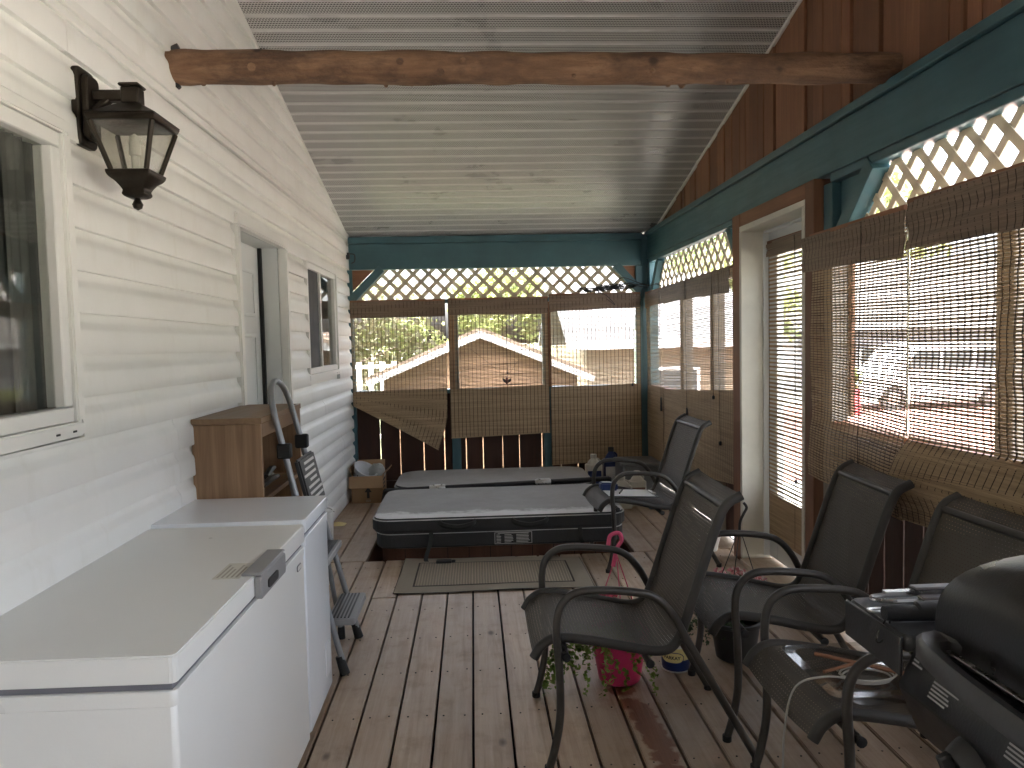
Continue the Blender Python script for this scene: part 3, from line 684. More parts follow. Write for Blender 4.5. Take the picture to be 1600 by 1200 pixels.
# ---- door in the right side wall
jy0, jy1, jz = 3.83, 4.75, 2.085
MB().box(RW-.03, RW+.09, jy1+.012, 4.90, 0, 2.20).build('post', M['cedar_z'], rw, bev=.004)
MB().box(RW-.03, RW+.09, 3.715, jy0-.012, 0, 2.20).build('post', M['cedar_z'], rw, bev=.004)
MB().box(RW-.028, RW+.088, jy0-.011, jy1+.011, jz+.035, 2.20).build('header', M['cedar_y'], rw, bev=.004)
df = MB().box(RW-.034, RW+.20, jy1-.02, jy1+.011, .03, jz+.0005).box(RW-.034, RW+.20, jy0-.011, jy0+.02, .03, jz+.0005).box(RW-.033, RW+.199, jy0-.0105, jy1+.0105, jz+.001, jz+.034).build('door_frame', M['jamb'], rw, bev=.003)
MB().box(RW+.105, RW+.14, jy1-.032, jy1-.0205, .05, jz-.013).box(RW+.105, RW+.14, jy0+.0205, jy0+.032, .05, jz-.013).box(RW+.105, RW+.14, jy0+.033, jy1-.033, jz-.012, jz-.0005).build('door_stop', M['doorwhite'], df)
MB().box(RW-.05, RW+.22, jy0+.021, jy1-.021, .004, .034).build('threshold', M['deck'], df, bev=.004)
d0, d1 = jy0+.0215, jy1-.0215                              # full-light door: a frame round a pane
dd = MB().box(RW+.1405, RW+.182, d0, d0+.13, .05, jz-.002).box(RW+.1405, RW+.182, d1-.13, d1, .05, jz-.002).box(RW+.141, RW+.1815, d0+.1305, d1-.1305, .05, .27).box(RW+.141, RW+.1815, d0+.1305, d1-.1305, jz-.16, jz-.002).build('door', M['doorwhite'], rw, bev=.003)
MB().box(RW+.158, RW+.163, d0+.131, d1-.131, .271, jz-.161).build('pane', thin_glass('door_glass', (.93,.95,.95), .03), dd)
# shaggy bark edge on the near post
bk = MB()
for i in range(620):
    z = random.uniform(.75, 1.72); p = Vector((RW-.03+random.uniform(-.004,.05), 3.716, z)); d = Vector((random.uniform(-.3,.3), -random.uniform(.1,.6), random.uniform(-1,.4))).normalized()*random.uniform(.012,.04); s = Vector((random.uniform(.002,.006), 0, random.uniform(-.002,.002)))
    if 1.33 < z < 1.42: continue
    bk.add([p-s, p+s, p+d+Vector((0,-.008,0))], [(0,1,2)])
tag(bk.build('bark_fringe', wood('shaggy_bark', (.11,.05,.028), (.26,.14,.08), 2, .9, 30, .3, .4, .3), rw, recalc=False, smooth=False), kind='stuff')

# ------------------------------------------------------------------ log tie beam
lg = [Vector(onx(265, 106, LW+.0)) , Vector(onx(1400, 107, RW+.02))]; lp = []; lr = []
for i in range(41):
    t = i/40; p = lg[0].lerp(lg[1], t); p += Vector((0, .003*math.sin(t*9), .003*math.sin(t*6+1))); lp.append(p)
    lr.append(.0655 + .0015*math.sin(t*23) + random.uniform(-.001,.001) - .008*t)
logt = thing('log_beam', 'peeled brown log beam spanning the porch below the white ceiling', 'log beam', lg[0])
lm = MB().tube(lp, lr, 20)
lm.v = [(x, y + .003*math.sin(x*31+z*90), z + .0035*math.sin(x*23+y*70)) for x, y, z in lm.v]
lm.build('log', M['log'], logt)
kn = MB()
for i in range(14):
    t = random.random(); p = lg[0].lerp(lg[1], t); a = R(random.uniform(150, 330)); n = Vector((0, math.cos(a), math.sin(a)))
    q = p + n*.062; kn.tube([q, q+n*random.uniform(.006,.016)], [random.uniform(.010,.018), .006], 8)
tag(kn.build('knot_stubs', M['log'], logt), kind='stuff')
MB().tube([lg[0]+Vector((-.01, -.03, .045)), lg[0]+Vector((.05, -.03, .072))], .014, 8).tube([lg[0]+Vector((.01, 0, -.05)), lg[0]+Vector((.035, 0, -.080))], .010, 8).build('peg', M['darkplastic'], logt)

# ------------------------------------------------------------------ woven blinds
def blind(label, rows, hdr_rows, nrm, slat=.0082, th=.0022, thread=.036, mat='bamboo', cords=(), cord_drop=.0, group='woven bamboo roll blinds', name='woven_blind', dense=None):
    """rows: list of polylines (top to bottom), each a list of world points along the slat; hdr_rows: the same for the doubled valance"""
    nrm = Vector(nrm); base = rows[-1][0]
    t = thing(name, label, 'blind', base, group)
    def slats(rws, h, off, jit=.0006):
        m = MB()
        for r in rws:
            P = [Vector(p)+nrm*(off+random.uniform(-jit, jit)) for p in r]; hh = h*random.uniform(.8, 1.2)/2*(1.85 if dense and r[0][2] < dense else 1); vs = []
            for p in P: vs += [p+Vector((0,0,hh))+nrm*th/2, p-Vector((0,0,hh))+nrm*th/2, p-Vector((0,0,hh))-nrm*th/2, p+Vector((0,0,hh))-nrm*th/2]
            n = len(P); fs = [(4*i+k, 4*i+(k+1)%4, 4*i+4+(k+1)%4, 4*i+4+k) for i in range(n-1) for k in range(4)] + [(0,1,2,3), (4*n-4,4*n-3,4*n-2,4*n-1)]
            m.add(vs, fs)
        return m
    def threads(rws, off, step):
        m = MB(); L = sum((Vector(a)-Vector(b)).length for a, b in zip(rws[0][:-1], rws[0][1:])); k = max(2, int(L/step))
        sel = rws[::5] + [rws[-1]]
        along = (Vector(rws[0][-1])-Vector(rws[0][0])).normalized()
        for j in range(k+1):
            s = min(max((j+random.uniform(-.06,.06))/k, .004), .996); pts = []
            for r in sel:
                u = s*(len(r)-1); i = min(int(u), len(r)-2); pts.append(Vector(r[i]).lerp(Vector(r[i+1]), u-i))
            for o in (off+th*.9, off-th*.9):
                vs = []
                for p in pts: vs += [p+nrm*o-along*.0024, p+nrm*o+along*.0024]
                m.add(vs, [(2*i, 2*i+1, 2*i+3, 2*i+2) for i in range(len(pts)-1)])
        return m
    tag(slats(rows, slat, 0).build('slats', M[mat], t, recalc=False, smooth=False), kind='stuff')
    tag(threads(rows, 0, thread).build('threads', M['thread'], t, recalc=False, smooth=False), kind='stuff')
    if hdr_rows:
        v = slats(hdr_rows, slat*1.35, .012).build('valance', M['bamboo_dark'], t, recalc=False, smooth=False); v['kind'] = 'stuff'
        tag(threads(hdr_rows, .012, thread).build('valance_threads', M['thread'], v, recalc=False, smooth=False), kind='stuff')
        a, b = Vector(rows[0][0]), Vector(rows[0][-1]); MB().bar(a+nrm*.004+Vector((0,0,.006)), b+nrm*.004+Vector((0,0,.006)), .014, .018).build('head_rail', M['cedar_y'], t)
    for (i, s, drop) in cords:
        r = rows[min(i, len(rows)-1)]; u = s*(len(r)-1); k = min(int(u), len(r)-2); p = Vector(r[k]).lerp(Vector(r[k+1]), u-k)+nrm*.012
        q0 = Vector(rows[0][k]).lerp(Vector(rows[0][k+1]), u-k)+nrm*.02
        c = MB().tube([q0, p+Vector((0,0,.02)), p], .0018, 5).build('pull_cord', M['thread'], t)
        MB().lathe([(.001, drop), (.007, drop*.8), (.010, .02), (.008, 0)], tuple(p-Vector((0,0,drop))), 8).build('cord_tassel', M['darkplastic'], c)
    return t
PIT = .0125
def flat_rows(fn, z0, z1, n=4, pitch=PIT, warp=.003):
    k = max(2, int(abs(z0-z1)/pitch)); ph = random.random()*6; out = []
    for i in range(k+1):
        v = i/k; out.append([fn(j/n, v, warp*math.sin(ph+v*9+j*1.7)) for j in range(n+1)])
    return out
BY = FY-.034
def far_fn(x0, x1, zt, zb0, zb1):
    return lambda s, v, d: (x0+(x1-x0)*s, BY-d, zt+((zb0+(zb1-zb0)*s)-zt)*v)
X = lambda p: ony(p, 560, BY)[0]
# left of the far end: lower part has slipped and fans out
xa, xb = X(549.5), X(697.5); rows = flat_rows(far_fn(xa, xb, 1.838, .97, .985), 1.838, .98)
nf = 46; Lz, Rz = .965, .98
for i in range(1, nf+1):
    v = i/nf; a = Vector((xa+.004*v, BY-.02*v, Lz-.11*v)); xr = xb - .012*v - .115*max(0, v-.45)**1.3*1.6; b = Vector((xr, BY-.03*v-.03*math.sin(v*7)**2, Rz-.57*v))
    rows.append([a.lerp(b, s) + Vector((0, -.035*math.sin(s*3.1)*v*abs(math.sin(v*8)), .012*math.sin(s*3.1)*v)) for s in (0,.25,.5,.75,1)])
blind('far end bamboo blind whose lower corner has slipped into a slanted fan', rows, flat_rows(far_fn(xa, xb, 1.838, 1.69, 1.69), 1.838, 1.69, pitch=.0062, warp=.008), (0,-1,0), dense=.975)
xa, xb = X(702), X(857.5)
blind('bamboo blind in the middle of the far end, in front of the shed gable', flat_rows(far_fn(xa, xb, 1.842, .515, .545), 1.842, .53), flat_rows(far_fn(xa, xb, 1.842, 1.70, 1.70), 1.842, 1.70, pitch=.0062, warp=.008), (0,-1,0), cords=((55, .58, .03),), dense=.975)
xa, xb = X(859.5), X(1001.5)
blind('bamboo blind on the right of the far end, hanging lowest beside the corner', flat_rows(far_fn(xa, xb, 1.868, .225, .265), 1.868, .24), flat_rows(far_fn(xa, xb, 1.868, 1.715, 1.745), 1.868, 1.73, pitch=.0062, warp=.006), (0,-1,0), cords=((70, .9, .03),), dense=.975)
BX = RW-.016
def side_fn(y0, y1, zt0, zt1, zb0, zb1, x=BX): return lambda s, v, d: (x-d, y0+(y1-y0)*s, (zt0+(zt1-zt0)*s)*(1-v)+(zb0+(zb1-zb0)*s)*v)
blind('narrow bamboo blind on the side wall next to the far corner', flat_rows(side_fn(7.40, 6.79, 1.865, 1.868, .25, .27), 1.865, .26, 3), flat_rows(side_fn(7.42, 6.79, 1.865, 1.868, 1.73, 1.745), 1.865, 1.735, 3, .0062), (-1,0,0), cords=((76, .93, .14),), dense=.975)
blind('wide bamboo blind on the side wall between the corner and the door post', flat_rows(side_fn(6.77, 4.905, 1.868, 1.885, .29, .475), 1.87, .38, 6), flat_rows(side_fn(6.785, 4.97, 1.869, 1.886, 1.745, 1.735), 1.87, 1.74, 6, .0062), (-1,0,0), cords=((78, .42, .07), (70, .78, .03), (96, .86, .03)), dense=.975)
# blind on the side door: wider slats, a little tangled at its head
dbx = RW+.118; dfn = side_fn(jy1-.085, jy0+.07, 2.0, 2.0, .20, .20, dbx)
blind('bamboo slat blind hanging on the white side door', flat_rows(dfn, 2.0, .47, 3, .021, .001) + flat_rows(side_fn(jy1-.085, jy0+.07, .462, .462, .21, .21, dbx), .462, .21, 3, .0085, .001), flat_rows(side_fn(jy1-.085, jy0+.07, 2.0, 2.0, 1.93, 1.93, dbx), 2.0, 1.93, 3, .012, .006), (-1,0,0), slat=.0122, thread=.28, cords=((55, .55, .03),))
NX = RW-.052
def near_fn(y0, y1, zt, zb0, zb1, bulge):
    def f(s, v, d):
        z = zt*(1-v)+(zb0+(zb1-zb0)*s)*v; k = max(0, (1.06-z)/.3); return (NX-d-bulge*math.sin(min(k, 1.25)*2.2)*(.6+.4*s), y0+(y1-y0)*s + .004*math.sin(z*40), z)
    return f
blind('bamboo blind just nearer than the side door, behind the chair backs', flat_rows(near_fn(3.695, 2.86, 1.912, .76, .72, .03), 1.912, .74, 6, .0125, .005), flat_rows(near_fn(3.765, 2.862, 1.912, 1.755, 1.74, 0), 1.912, 1.745, 6, .0062, .004), (-1,0,0), cords=((80, .62, .10),))
rows = flat_rows(near_fn(2.85, 1.25, 1.93, 1.03, 1.06, .0), 1.93, 1.04, 8, .0125, .006)
nf = 34
for i in range(1, nf+1):                                  # pushed up and lying in loose folds over the rail
    v = i/nf; row = []
    for j in range(9):
        s = j/8; b = .05*math.sin(v*math.pi*.85)*(.75+.25*math.cos(s*9)) + .012*math.sin(v*13+s*4)*v
        row.append((NX-.004-b, 2.85-1.60*s + .05*math.sin(v*3)*(1-s), 1.03+.03*s - (.30-.13*min(1, s*1.6))*v + .02*math.sin(s*8+v*3)*v))
    rows.append(row)
blind('bamboo blind nearest the camera, its bottom bunched in loose folds over the rail', rows, flat_rows(near_fn(2.845, 1.25, 1.93, 1.76, 1.74, 0), 1.93, 1.75, 8, .0062, .006), (-1,0,0))
MB().tube([(NX-.01, 2.84, 1.9), (NX-.008, 2.842, 1.5), (NX-.012, 2.838, 1.05)], .0035, 6).build('lift_cord', M['pale_cord'], bpy.data.objects['woven_blind.007' if 'woven_blind.007' in bpy.data.objects else 'woven_blind'])

# ------------------------------------------------------------------ wires and ornament at the far end
wr = MB()
for i in range(26):
    x = random.uniform(1.05, 1.5); pts = []
    for k in range(7): pts.append((x+k*.07*random.uniform(.3,1.2)-.1, BY-.02+random.uniform(-.03,.03), 1.875+.02+.10*max(0, (x+k*.06-1.3))+random.uniform(-.012,.045)))
    wr.tube(spline(pts, 3), .003, 4)
wr.tube(spline([(1.35, BY-.03, 1.95), (1.45, BY-.05, 2.02), (1.58, BY-.06, 1.98), (1.66, BY-.2, 1.93), (1.69, 7.0, 1.93), (1.69, 6.8, 1.90)], 5), .0045, 5)
wr.tube(spline([(1.2, BY-.03, 1.90), (1.3, BY-.05, 1.85), (1.38, BY-.05, 1.76), (1.3, BY-.05, 1.82)], 5), .003, 5)
tag(wr.build('string_lights', M['black']), 'dark tangle of cable draped over the blind top at the far right corner', 'cable')
p = Vector(ony(792, 596, BY-.03)); orn = thing('hanging_ornament', 'tiny dark bird ornament hanging in front of the middle far blind', 'ornament', p)
MB().lathe([(.001,-.035),(.010,-.02),(.016,.0),(.012,.018),(.013,.030),(.001,.042)], p, 10).build('body', plain('ornament_red', (.10,.015,.012), .4), orn)
for s in (-1, 1): MB().add([p+Vector((0,0,.01)), p+Vector((.045*s, -.01, .035)), p+Vector((.035*s, -.008, .0)), p+Vector((.012*s, 0, -.015))], [(0,1,2,3)]).build('wing', M['darkplastic'], orn, recalc=False)
MB().tube([p+Vector((0,0,.04)), Vector(ony(735, 545, BY-.02)), ], .0012, 4).tube([p+Vector((0,0,.04)), Vector(ony(812, 560, BY-.02))], .0012, 4).build('string', M['black'], orn)

# ------------------------------------------------------------------ wall lantern
ly, lz = 2.445, 2.18
lan = thing('wall_lantern', 'bronze wall lantern with rippled glass panes on the white siding', 'lantern', (LW, ly, lz))
pl = rounded(ly-.055, ly+.055, lz-.12, lz+.115, .02, 3)
MB().prism(pl, lambda a, b, d: (d, a, b), LW+.008, LW+.03).prism(rounded(ly-.040, ly+.040, lz-.10, lz+.095, .02, 3), lambda a, b, d: (d, a, b), LW+.0301, LW+.05).build('back_plate', M['bronze'], lan, bev=.004)
MB().lathe([(.034,0),(.026,.015),(.020,.05)], (0,0,0), 12).build('arm_boss', M['bronze'], None) if False else None
cx = LW+.165; az = lz+.035
MB().bar((LW+.05, ly, az), (cx+.02, ly, az), .032, .034).bar((LW+.05, ly, az-.045), (LW+.10, ly, az-.005), .03, .02).build('arm', M['bronze'], lan, bev=.005)
MB().box(cx-.026, cx+.026, ly-.026, ly+.026, az-.026, az+.024).box(cx-.031, cx+.031, ly-.031, ly+.031, az+.0245, az+.034).build('cap_block', M['bronze'], lan, bev=.004)
def frustum(m, z0, h0, z1, h1):
    return m.add([(cx-h0,ly-h0,z0),(cx+h0,ly-h0,z0),(cx+h0,ly+h0,z0),(cx-h0,ly+h0,z0),(cx-h1,ly-h1,z1),(cx+h1,ly-h1,z1),(cx+h1,ly+h1,z1),(cx-h1,ly+h1,z1)], [(0,3,2,1),(4,5,6,7),(0,1,5,4),(1,2,6,5),(2,3,7,6),(3,0,4,7)])
tz = az-.075; bz = tz-.155; ht, hb = .092, .052
rm = MB(); frustum(rm, tz, ht+.012, az-.0265, .028); frustum(rm, tz-.018, ht+.004, tz-.0005, ht+.010); rm.build('lantern_roof', M['bronze'], lan, bev=.003)
for sx in (-1, 1):
    for sy in (-1, 1): MB().bar((cx+sx*ht*.98, ly+sy*ht*.98, tz-.0185), (cx+sx*hb, ly+sy*hb, bz), .013, .013).build('cage_bar', M['bronze'], lan, bev=.002)
for a, b in (((-1,-1),(1,-1)), ((1,-1),(1,1)), ((1,1),(-1,1)), ((-1,1),(-1,-1))):
    k0, k1 = ht*.93, hb*.93; MB().add([(cx+a[0]*k1, ly+a[1]*k1, bz), (cx+b[0]*k1, ly+b[1]*k1, bz), (cx+b[0]*k0, ly+b[1]*k0, tz-.019), (cx+a[0]*k0, ly+a[1]*k0, tz-.019)], [(0,1,2,3)]).build('pane', M['lamp_glass'], lan, recalc=False)
bt = MB().lathe([(p*1.414, q) for p, q in ((.022,-.078),(.032,-.072),(.034,-.062),(.030,-.058),(.036,-.046),(.046,-.032),(.058,-.022),(hb+.012,-.013),(hb+.014,-.0005))], (cx, ly, bz), 4, rot=R(45)); bt_ = MB(); frustum(bt_, bz-.014, hb+.004, bz-.0005, hb+.014); None
bt.build('lantern_base', M['bronze'], lan, bev=.003)
MB().lathe([(.001,-.034),(.012,-.028),(.016,-.016),(.010,-.004),(.008,.004)], (cx, ly, bz-.080), 14).build('finial', M['bronze'], lan)
MB().lathe([(.012,0),(.012,.05),(.017,.052),(.017,.085),(.012,.11),(.001,.118)], (cx, ly, bz), 12).build('bulb', M['white'], lan)

# ------------------------------------------------------------------ chest freezers
def freezer(name, label, x0, x1, y0, y1, h, mat, lid_h=.061, badge=True, handle=True):
    t = thing(name, label, 'freezer', ((x0+x1)/2, (y0+y1)/2, 0), 'chest freezers along the house wall')
    MB().prism(rounded(x0, x1, y0, y1, .015, 3), XY, .03, h-lid_h-.016).build('body', M[mat], t, bev=.003)
    for sx in (x0+.06, x1-.06):
        for sy in (y0+.06, y1-.06): MB().lathe([(.02,0),(.02,.0295)], (sx, sy, 0), 10).build('foot', M['black'], t)
    MB().box(x0+.008, x1-.008, y0+.008, y1-.008, h-lid_h-.0155, h-lid_h).build('gasket', M['gasket'], t)
    MB().prism(rounded(x0-.004, x1+.006, y0-.004, y1+.004, .018, 4), XY, h-lid_h+.0005, h).build('lid', M[mat], t, bev=.006 if lid_h > .06 else .014, seg=3)
    MB().prism(rounded(x0-.002, x1+.003, y0-.002, y1+.002, .017, 3), XY, h-lid_h-.05, h-lid_h-.0165).build('rim', M[mat], t, bev=.002)
    return t
FZ1 = freezer('chest_freezer', 'matte white chest freezer in front with a grey lid handle', -1.165, -.628, 1.605, 2.745, .81, 'freezer')
FZ1.rotation_euler = (0, 0, R(-1.0))
hy = 2.27
MB().prism(rounded(hy-.13, hy+.13, .742, .808, .012, 3), lambda a, b, d: (d, a, b), -0.6210, -0.6010).box(-0.6580, -0.6015, hy-.128, hy+.128, .8095, .8165).build('handle', M['greyplastic'], FZ1, bev=.004)
MB().prism(rounded(hy-.07, hy+.03, .756, .782, .009, 3), lambda a, b, d: (d, a, b), -0.6006, -0.5965).build('grip', M['darkplastic'], bpy.data.objects['handle'])
MB().lathe([(.008,0),(.008,.006)], (0,0,0), 10).build('lock', M['steel'], bpy.data.objects['handle']).location = (FZ1.location*0 + Vector((.32, .16, .745)))
MB().box(-.73, -.655, 2.12, 2.27, .8105, .8115).build('warning_sticker', plain('sticker', (.62,.60,.52), .6, bump=0), FZ1)
st = MB()
for i in range(5): st.box(-.722+i*.013, -.716+i*.013, 2.13, 2.25-.02*(i % 3), .8116, .8119)
st.build('sticker_print', plain('faded_print', (.38,.36,.30), .7, bump=0), FZ1)
MB().prism(rounded(2.635, 2.69, .668, .69, .008, 3), lambda a, b, d: (d, a, b), -0.6279, -0.6255).build('badge', M['greyplastic'], FZ1)
MB().prism(rounded(2.64, 2.685, .672, .686, .006, 3), lambda a, b, d: (d, a, b), -0.6254, -0.6249).build('badge_face', M['label'], FZ1)
FZ2 = freezer('chest_freezer', 'smaller glossy white chest freezer behind, next to the wooden cabinet', -1.165, -.622, 2.765, 3.205, .82, 'freezer_gloss', .05)
MB().lathe([(.001,0),(.022,.0),(.026,.006),(.026,.008)], (0,0,0), 16).build('drain_plug', M['white'], FZ2)
dp = bpy.data.objects['drain_plug']; dp.rotation_euler = (0, R(90), 0); dp.location = Vector((-.624, 3.11, .17)) - FZ2.location
MB().prism(rounded(3.07, 3.15, .10, .235, .012, 3), lambda a, b, d: (d, a, b), -.6219, -.6195).build('drain_cover', M['freezer_gloss'], FZ2)

# ------------------------------------------------------------------ wooden cabinet
cb = thing('wooden_cabinet', 'teak laminate open cabinet against the siding behind the freezers', 'cabinet', (-1.03, 3.57, 0))
c0, c1, cy0, cy1, ch = -1.168, -.885, 3.222, 3.955, 1.15
MB().box(c0, c1-.0, cy0, cy0+.022, 0, ch-.026).build('side_panel', M['teak'], cb, bev=.002)
MB().box(c0, c1-.0, cy1-.022, cy1, 0, ch-.026).build('side_panel', M['teak'], cb, bev=.002)
MB().box(c0-.0, c1+.004, cy0-.003, cy1+.003, ch-.0255, ch).build('top', wood('teak_top', (.24,.14,.075), (.36,.23,.13), 1, .45, 15, .05, .05, .25), cb, bev=.002)
MB().box(c1-.02, c1, cy0+.0225, cy1-.0225, ch-.085, ch-.026).build('front_rail', wood('teak_rail', (.22,.12,.06), (.33,.20,.11), 1, .45, 15, .05, .05, .25), cb, bev=.002)
MB().box(c0, c0+.008, cy0+.0225, cy1-.0225, .02, ch-.0265).build('back_panel', M['teak'], cb)
for z in (.06, .42, .80): MB().box(c0+.0085, c1-.012, cy0+.0225, cy1-.0225, z-.02, z).build('shelf', M['teak'], cb, bev=.001)
tl = MB()
for i in range(6):
    a = Vector((c1-.10+random.uniform(-.07,.05), cy0+.08+random.uniform(0,.25), .825+.012*i)); b = a+Vector((random.uniform(-.05,.05), random.uniform(.1,.2), random.uniform(-.01,.02)))
    tl.tube([a, (a+b)/2+Vector((0,0,.01)), b], [.012,.016,.010], 7)
tag(tl.build('garden_tools', M['darkplastic']), 'dark tools lying on the cabinet shelf', 'tools')

# ------------------------------------------------------------------ step ladder leaning on the cabinet
LY0, LY1 = 3.335, 3.755
lad = thing('step_ladder', 'grey folding step ladder with a hoop handle leaning on the cabinet', 'ladder', (-.6, 3.55, 0))
def lx(z): return -.598 - .235*z
hoop = [(lx(0), LY0, .03), (lx(.6), LY0+.025, .6), (lx(1.0), LY0+.04, 1.0), (lx(1.16), LY0+.05, 1.16), (lx(1.25), LY0+.10, 1.25), (lx(1.29), (LY0+LY1)/2, 1.285), (lx(1.25), LY1-.10, 1.25), (lx(1.16), LY1-.05, 1.16), (lx(1.0), LY1-.04, 1.0), (lx(.6), LY1-.025, .6), (lx(0), LY1, .03)]
MB().tube(spline(hoop, 6), .0135, 10).build('front_frame', M['alu'], lad)
for y, s in ((LY0+.03, 1), (LY1-.03, -1)):
    MB().tube([(-.680, y-.025*s, .03), (-.735, y, .45), (lx(.86)-.012, y+.02*s, .88)], .0115, 9).build('rear_leg', M['alu'], lad)
    MB().lathe([(.019,0),(.017,.06)], (-.679, y-.026*s, 0), 10).build('foot', M['black'], lad)
for y in (LY0, LY1): MB().tube([(lx(0)+.004, y, 0), (lx(.08), y+.003, .08)], [.022, .018], 10).build('foot', M['black'], lad)
MB().bar((-.745, LY0+.04, .5), (-.745, LY1-.04, .5), .02, .02).build('rear_crossbar', M['alu'], lad)
for z, d in ((.235, .105), (.50, .06)):
    st = MB().prism(rounded(lx(z)-.02, lx(z)+d, LY0+.03, LY1-.03, .015, 3), XY, z-.03, z).build('tread', M['greyplastic'], lad, bev=.004)
    g = MB()
    for i in range(6): g.box(lx(z)-.01+i*(d/6.5), lx(z)-.003+i*(d/6.5), LY0+.045, LY1-.045, z+.0003, z+.0035)
    g.build('grip_strips', M['darkplastic'], st)
for y in (LY0+.04, LY1-.04): MB().box(lx(.98)-.03, lx(.98)+.03, y-.022, y+.022, .955, 1.02).build('clamp', M['black'], lad, bev=.006)
u = Vector((-.235, 0, 1)).normalized(); pc = Vector((lx(.83)+.035, (LY0+LY1)/2, .83)); nn = Vector((1, 0, .235)).normalized()
MB().obox(pc, Vector((0,.155,0)), u*.115, nn*.012).build('platform', M['darkplastic'], lad, bev=.008, seg=2)
lb = MB()
for i in range(7): lb.obox(pc+nn*.0128+u*(.085-i*.027)+Vector((0, random.uniform(-.02,.02), 0)), Vector((0,random.uniform(.07,.125),0)), u*.006, nn*.0006)
lb.build('platform_print', M['label'], lad)

# ------------------------------------------------------------------ pail, paper tag
pa = thing('white_pail', 'white plastic pail by the wall beyond the ladder', 'pail', (-1.085, 5.45, 0))
MB().lathe([(.001,.004),(.062,.004),(.075,.28),(.070,.28),(.058,.012),(.001,.012)], (-1.085, 5.45, 0), 24).build('bucket', M['white'], pa)
MB().lathe([(.0755,.265),(.081,.268),(.081,.28),(.0755,.283)], (-1.085, 5.45, 0), 24).build('rim', M['white'], pa)
MB().tube(spline([(-1.007, 5.45, .26), (-1.03, 5.39, .30), (-1.085, 5.37, .305), (-1.13, 5.39, .30), (-1.163, 5.45, .26)], 5), .004, 6).build('bail', M['steel'], pa)
p = onz(528, 821, 0); MB().grid(lambda a, b: (p[0]-.05+.11*a, p[1]-.05+.12*b, .006+.008*math.sin(a*4)*b), 6, 4).build('paper_tag', M['yellow']); tag(bpy.data.objects['paper_tag'], 'small yellow paper tag lying on the deck by the wall', 'paper tag')

# ------------------------------------------------------------------ cardboard box with a basket in it
bx0, bx1, by0, by1, bh = -1.125, -.845, 6.955, 7.27, .245
bx = thing('cardboard_box', 'open brown cardboard box with a black arrow in the far left corner', 'box', ((bx0+bx1)/2, (by0+by1)/2, 0))
m = MB(); m.box(bx0, bx1, by0, by0+.005, 0, bh).box(bx0, bx1, by1-.005, by1, 0, bh).box(bx0, bx0+.005, by0+.0052, by1-.0052, 0, bh).box(bx1-.005, bx1, by0+.0052, by1-.0052, 0, bh).box(bx0+.006, bx1-.006, by0+.006, by1-.006, .001, .006)
m.build('carton', M['card'], bx)
MB().prism([(by0-.005, bh), (by0-.012, bh+.002), (by0-.05, bh-.10), (by0-.045, bh-.102)], lambda a, b, d: (d, a, b), bx0-.018, bx1+.005).build('flap', M['card'], bx)
MB().prism([(by1, bh), (by1+.004, bh), (by1+.03, bh+.10), (by1+.026, bh+.10)], lambda a, b, d: (d, a, b), bx0+.01, bx1-.01).build('flap', M['card'], bx)
MB().prism([(bx0+.002, bh+.001), (bx0+.006, bh+.001), (bx0-.012, bh+.075), (bx0-.016, bh+.075)], lambda a, b, d: (a, d, b), by0+.02, by1-.01).build('flap', M['card'], bx)
MB().prism([(bx1-.004, bh+.001), (bx1, bh+.001), (bx1+.06, bh+.05), (bx1+.057, bh+.053)], lambda a, b, d: (a, d, b), by0+.08, by1-.02).build('flap', M['card'], bx)
ax = (bx0+bx1)/2+.01; MB().prism([(ax-.012,.045),(ax+.012,.045),(ax+.012,.10),(ax+.032,.10),(ax,.15),(ax-.032,.10),(ax-.012,.10)], lambda a, b, d: (a, d, b), by0-.0012, by0-.0002).build('arrow_print', M['ink'], bx)
MB().box(ax-.022, ax+.022, by0-.001, by0-.0003, .01, .032).build('tape', plain('tape', (.42,.32,.22), .3, bump=0), bx)
pr = MB()
for i in range(4): pr.box(bx1+.0002, bx1+.0012, by0+.05+random.uniform(0,.02), by0+.20+random.uniform(-.04,.04), .19-.035*i, .205-.035*i)
pr.build('side_print', M['ink'], bx)
bk = thing('white_basket', 'white perforated plastic basket tipped inside the cardboard box', 'basket', (-1.02, 7.07, .2))
Rm = Matrix.Rotation(R(28), 4, 'Y') @ Matrix.Rotation(R(18), 4, 'X'); m = MB().lathe([(.001,-.055),(.075,-.055),(.105,.055),(.116,.06),(.116,.066),(.100,.062),(.07,-.048),(.001,-.048)], (0,0,0), 28)
m.v = [tuple(Rm @ Vector(v) + Vector((-1.03, 7.07, .245))) for v in m.v]; m.build('bowl', plain('basket_white', (.62,.63,.66), .5), bk)
hl = MB()
for i in range(18):
    for z in (-.02, .02):
        a = 2*math.pi*(i+.5*(z > 0))/18; r = .087+(z+.055)/.11*.03+.001; d = Vector((math.cos(a), math.sin(a), -.25)); c = Vector((r*math.cos(a), r*math.sin(a), z)); q = MB().lathe([(.008,0),(.008,.001),(.0001,.0011)], (0,0,0), 8)
        mt = d.normalized().to_track_quat('Z', 'Y').to_matrix(); q.v = [tuple(Rm @ (mt @ Vector(v) + c) + Vector((-1.03, 7.07, .245))) for v in q.v]; hl.add(q.v, q.f)
hl.build('holes', M['darkplastic'], bk, recalc=False)
m = MB().lathe([(.001,-.08),(.05,-.07),(.075,-.02),(.072,.03),(.045,.07),(.001,.08)], (-.91, 7.13, .255), 14); m.v = [(x+.008*math.sin(z*80+y*60), y, z+.006*math.sin(x*90)) for x, y, z in m.v]
tag(m.build('plastic_bag', plain('grey_plastic_bag', (.30,.32,.30), .3, bump=.5, bs=30)), 'crumpled grey plastic bag in the cardboard box', 'bag')

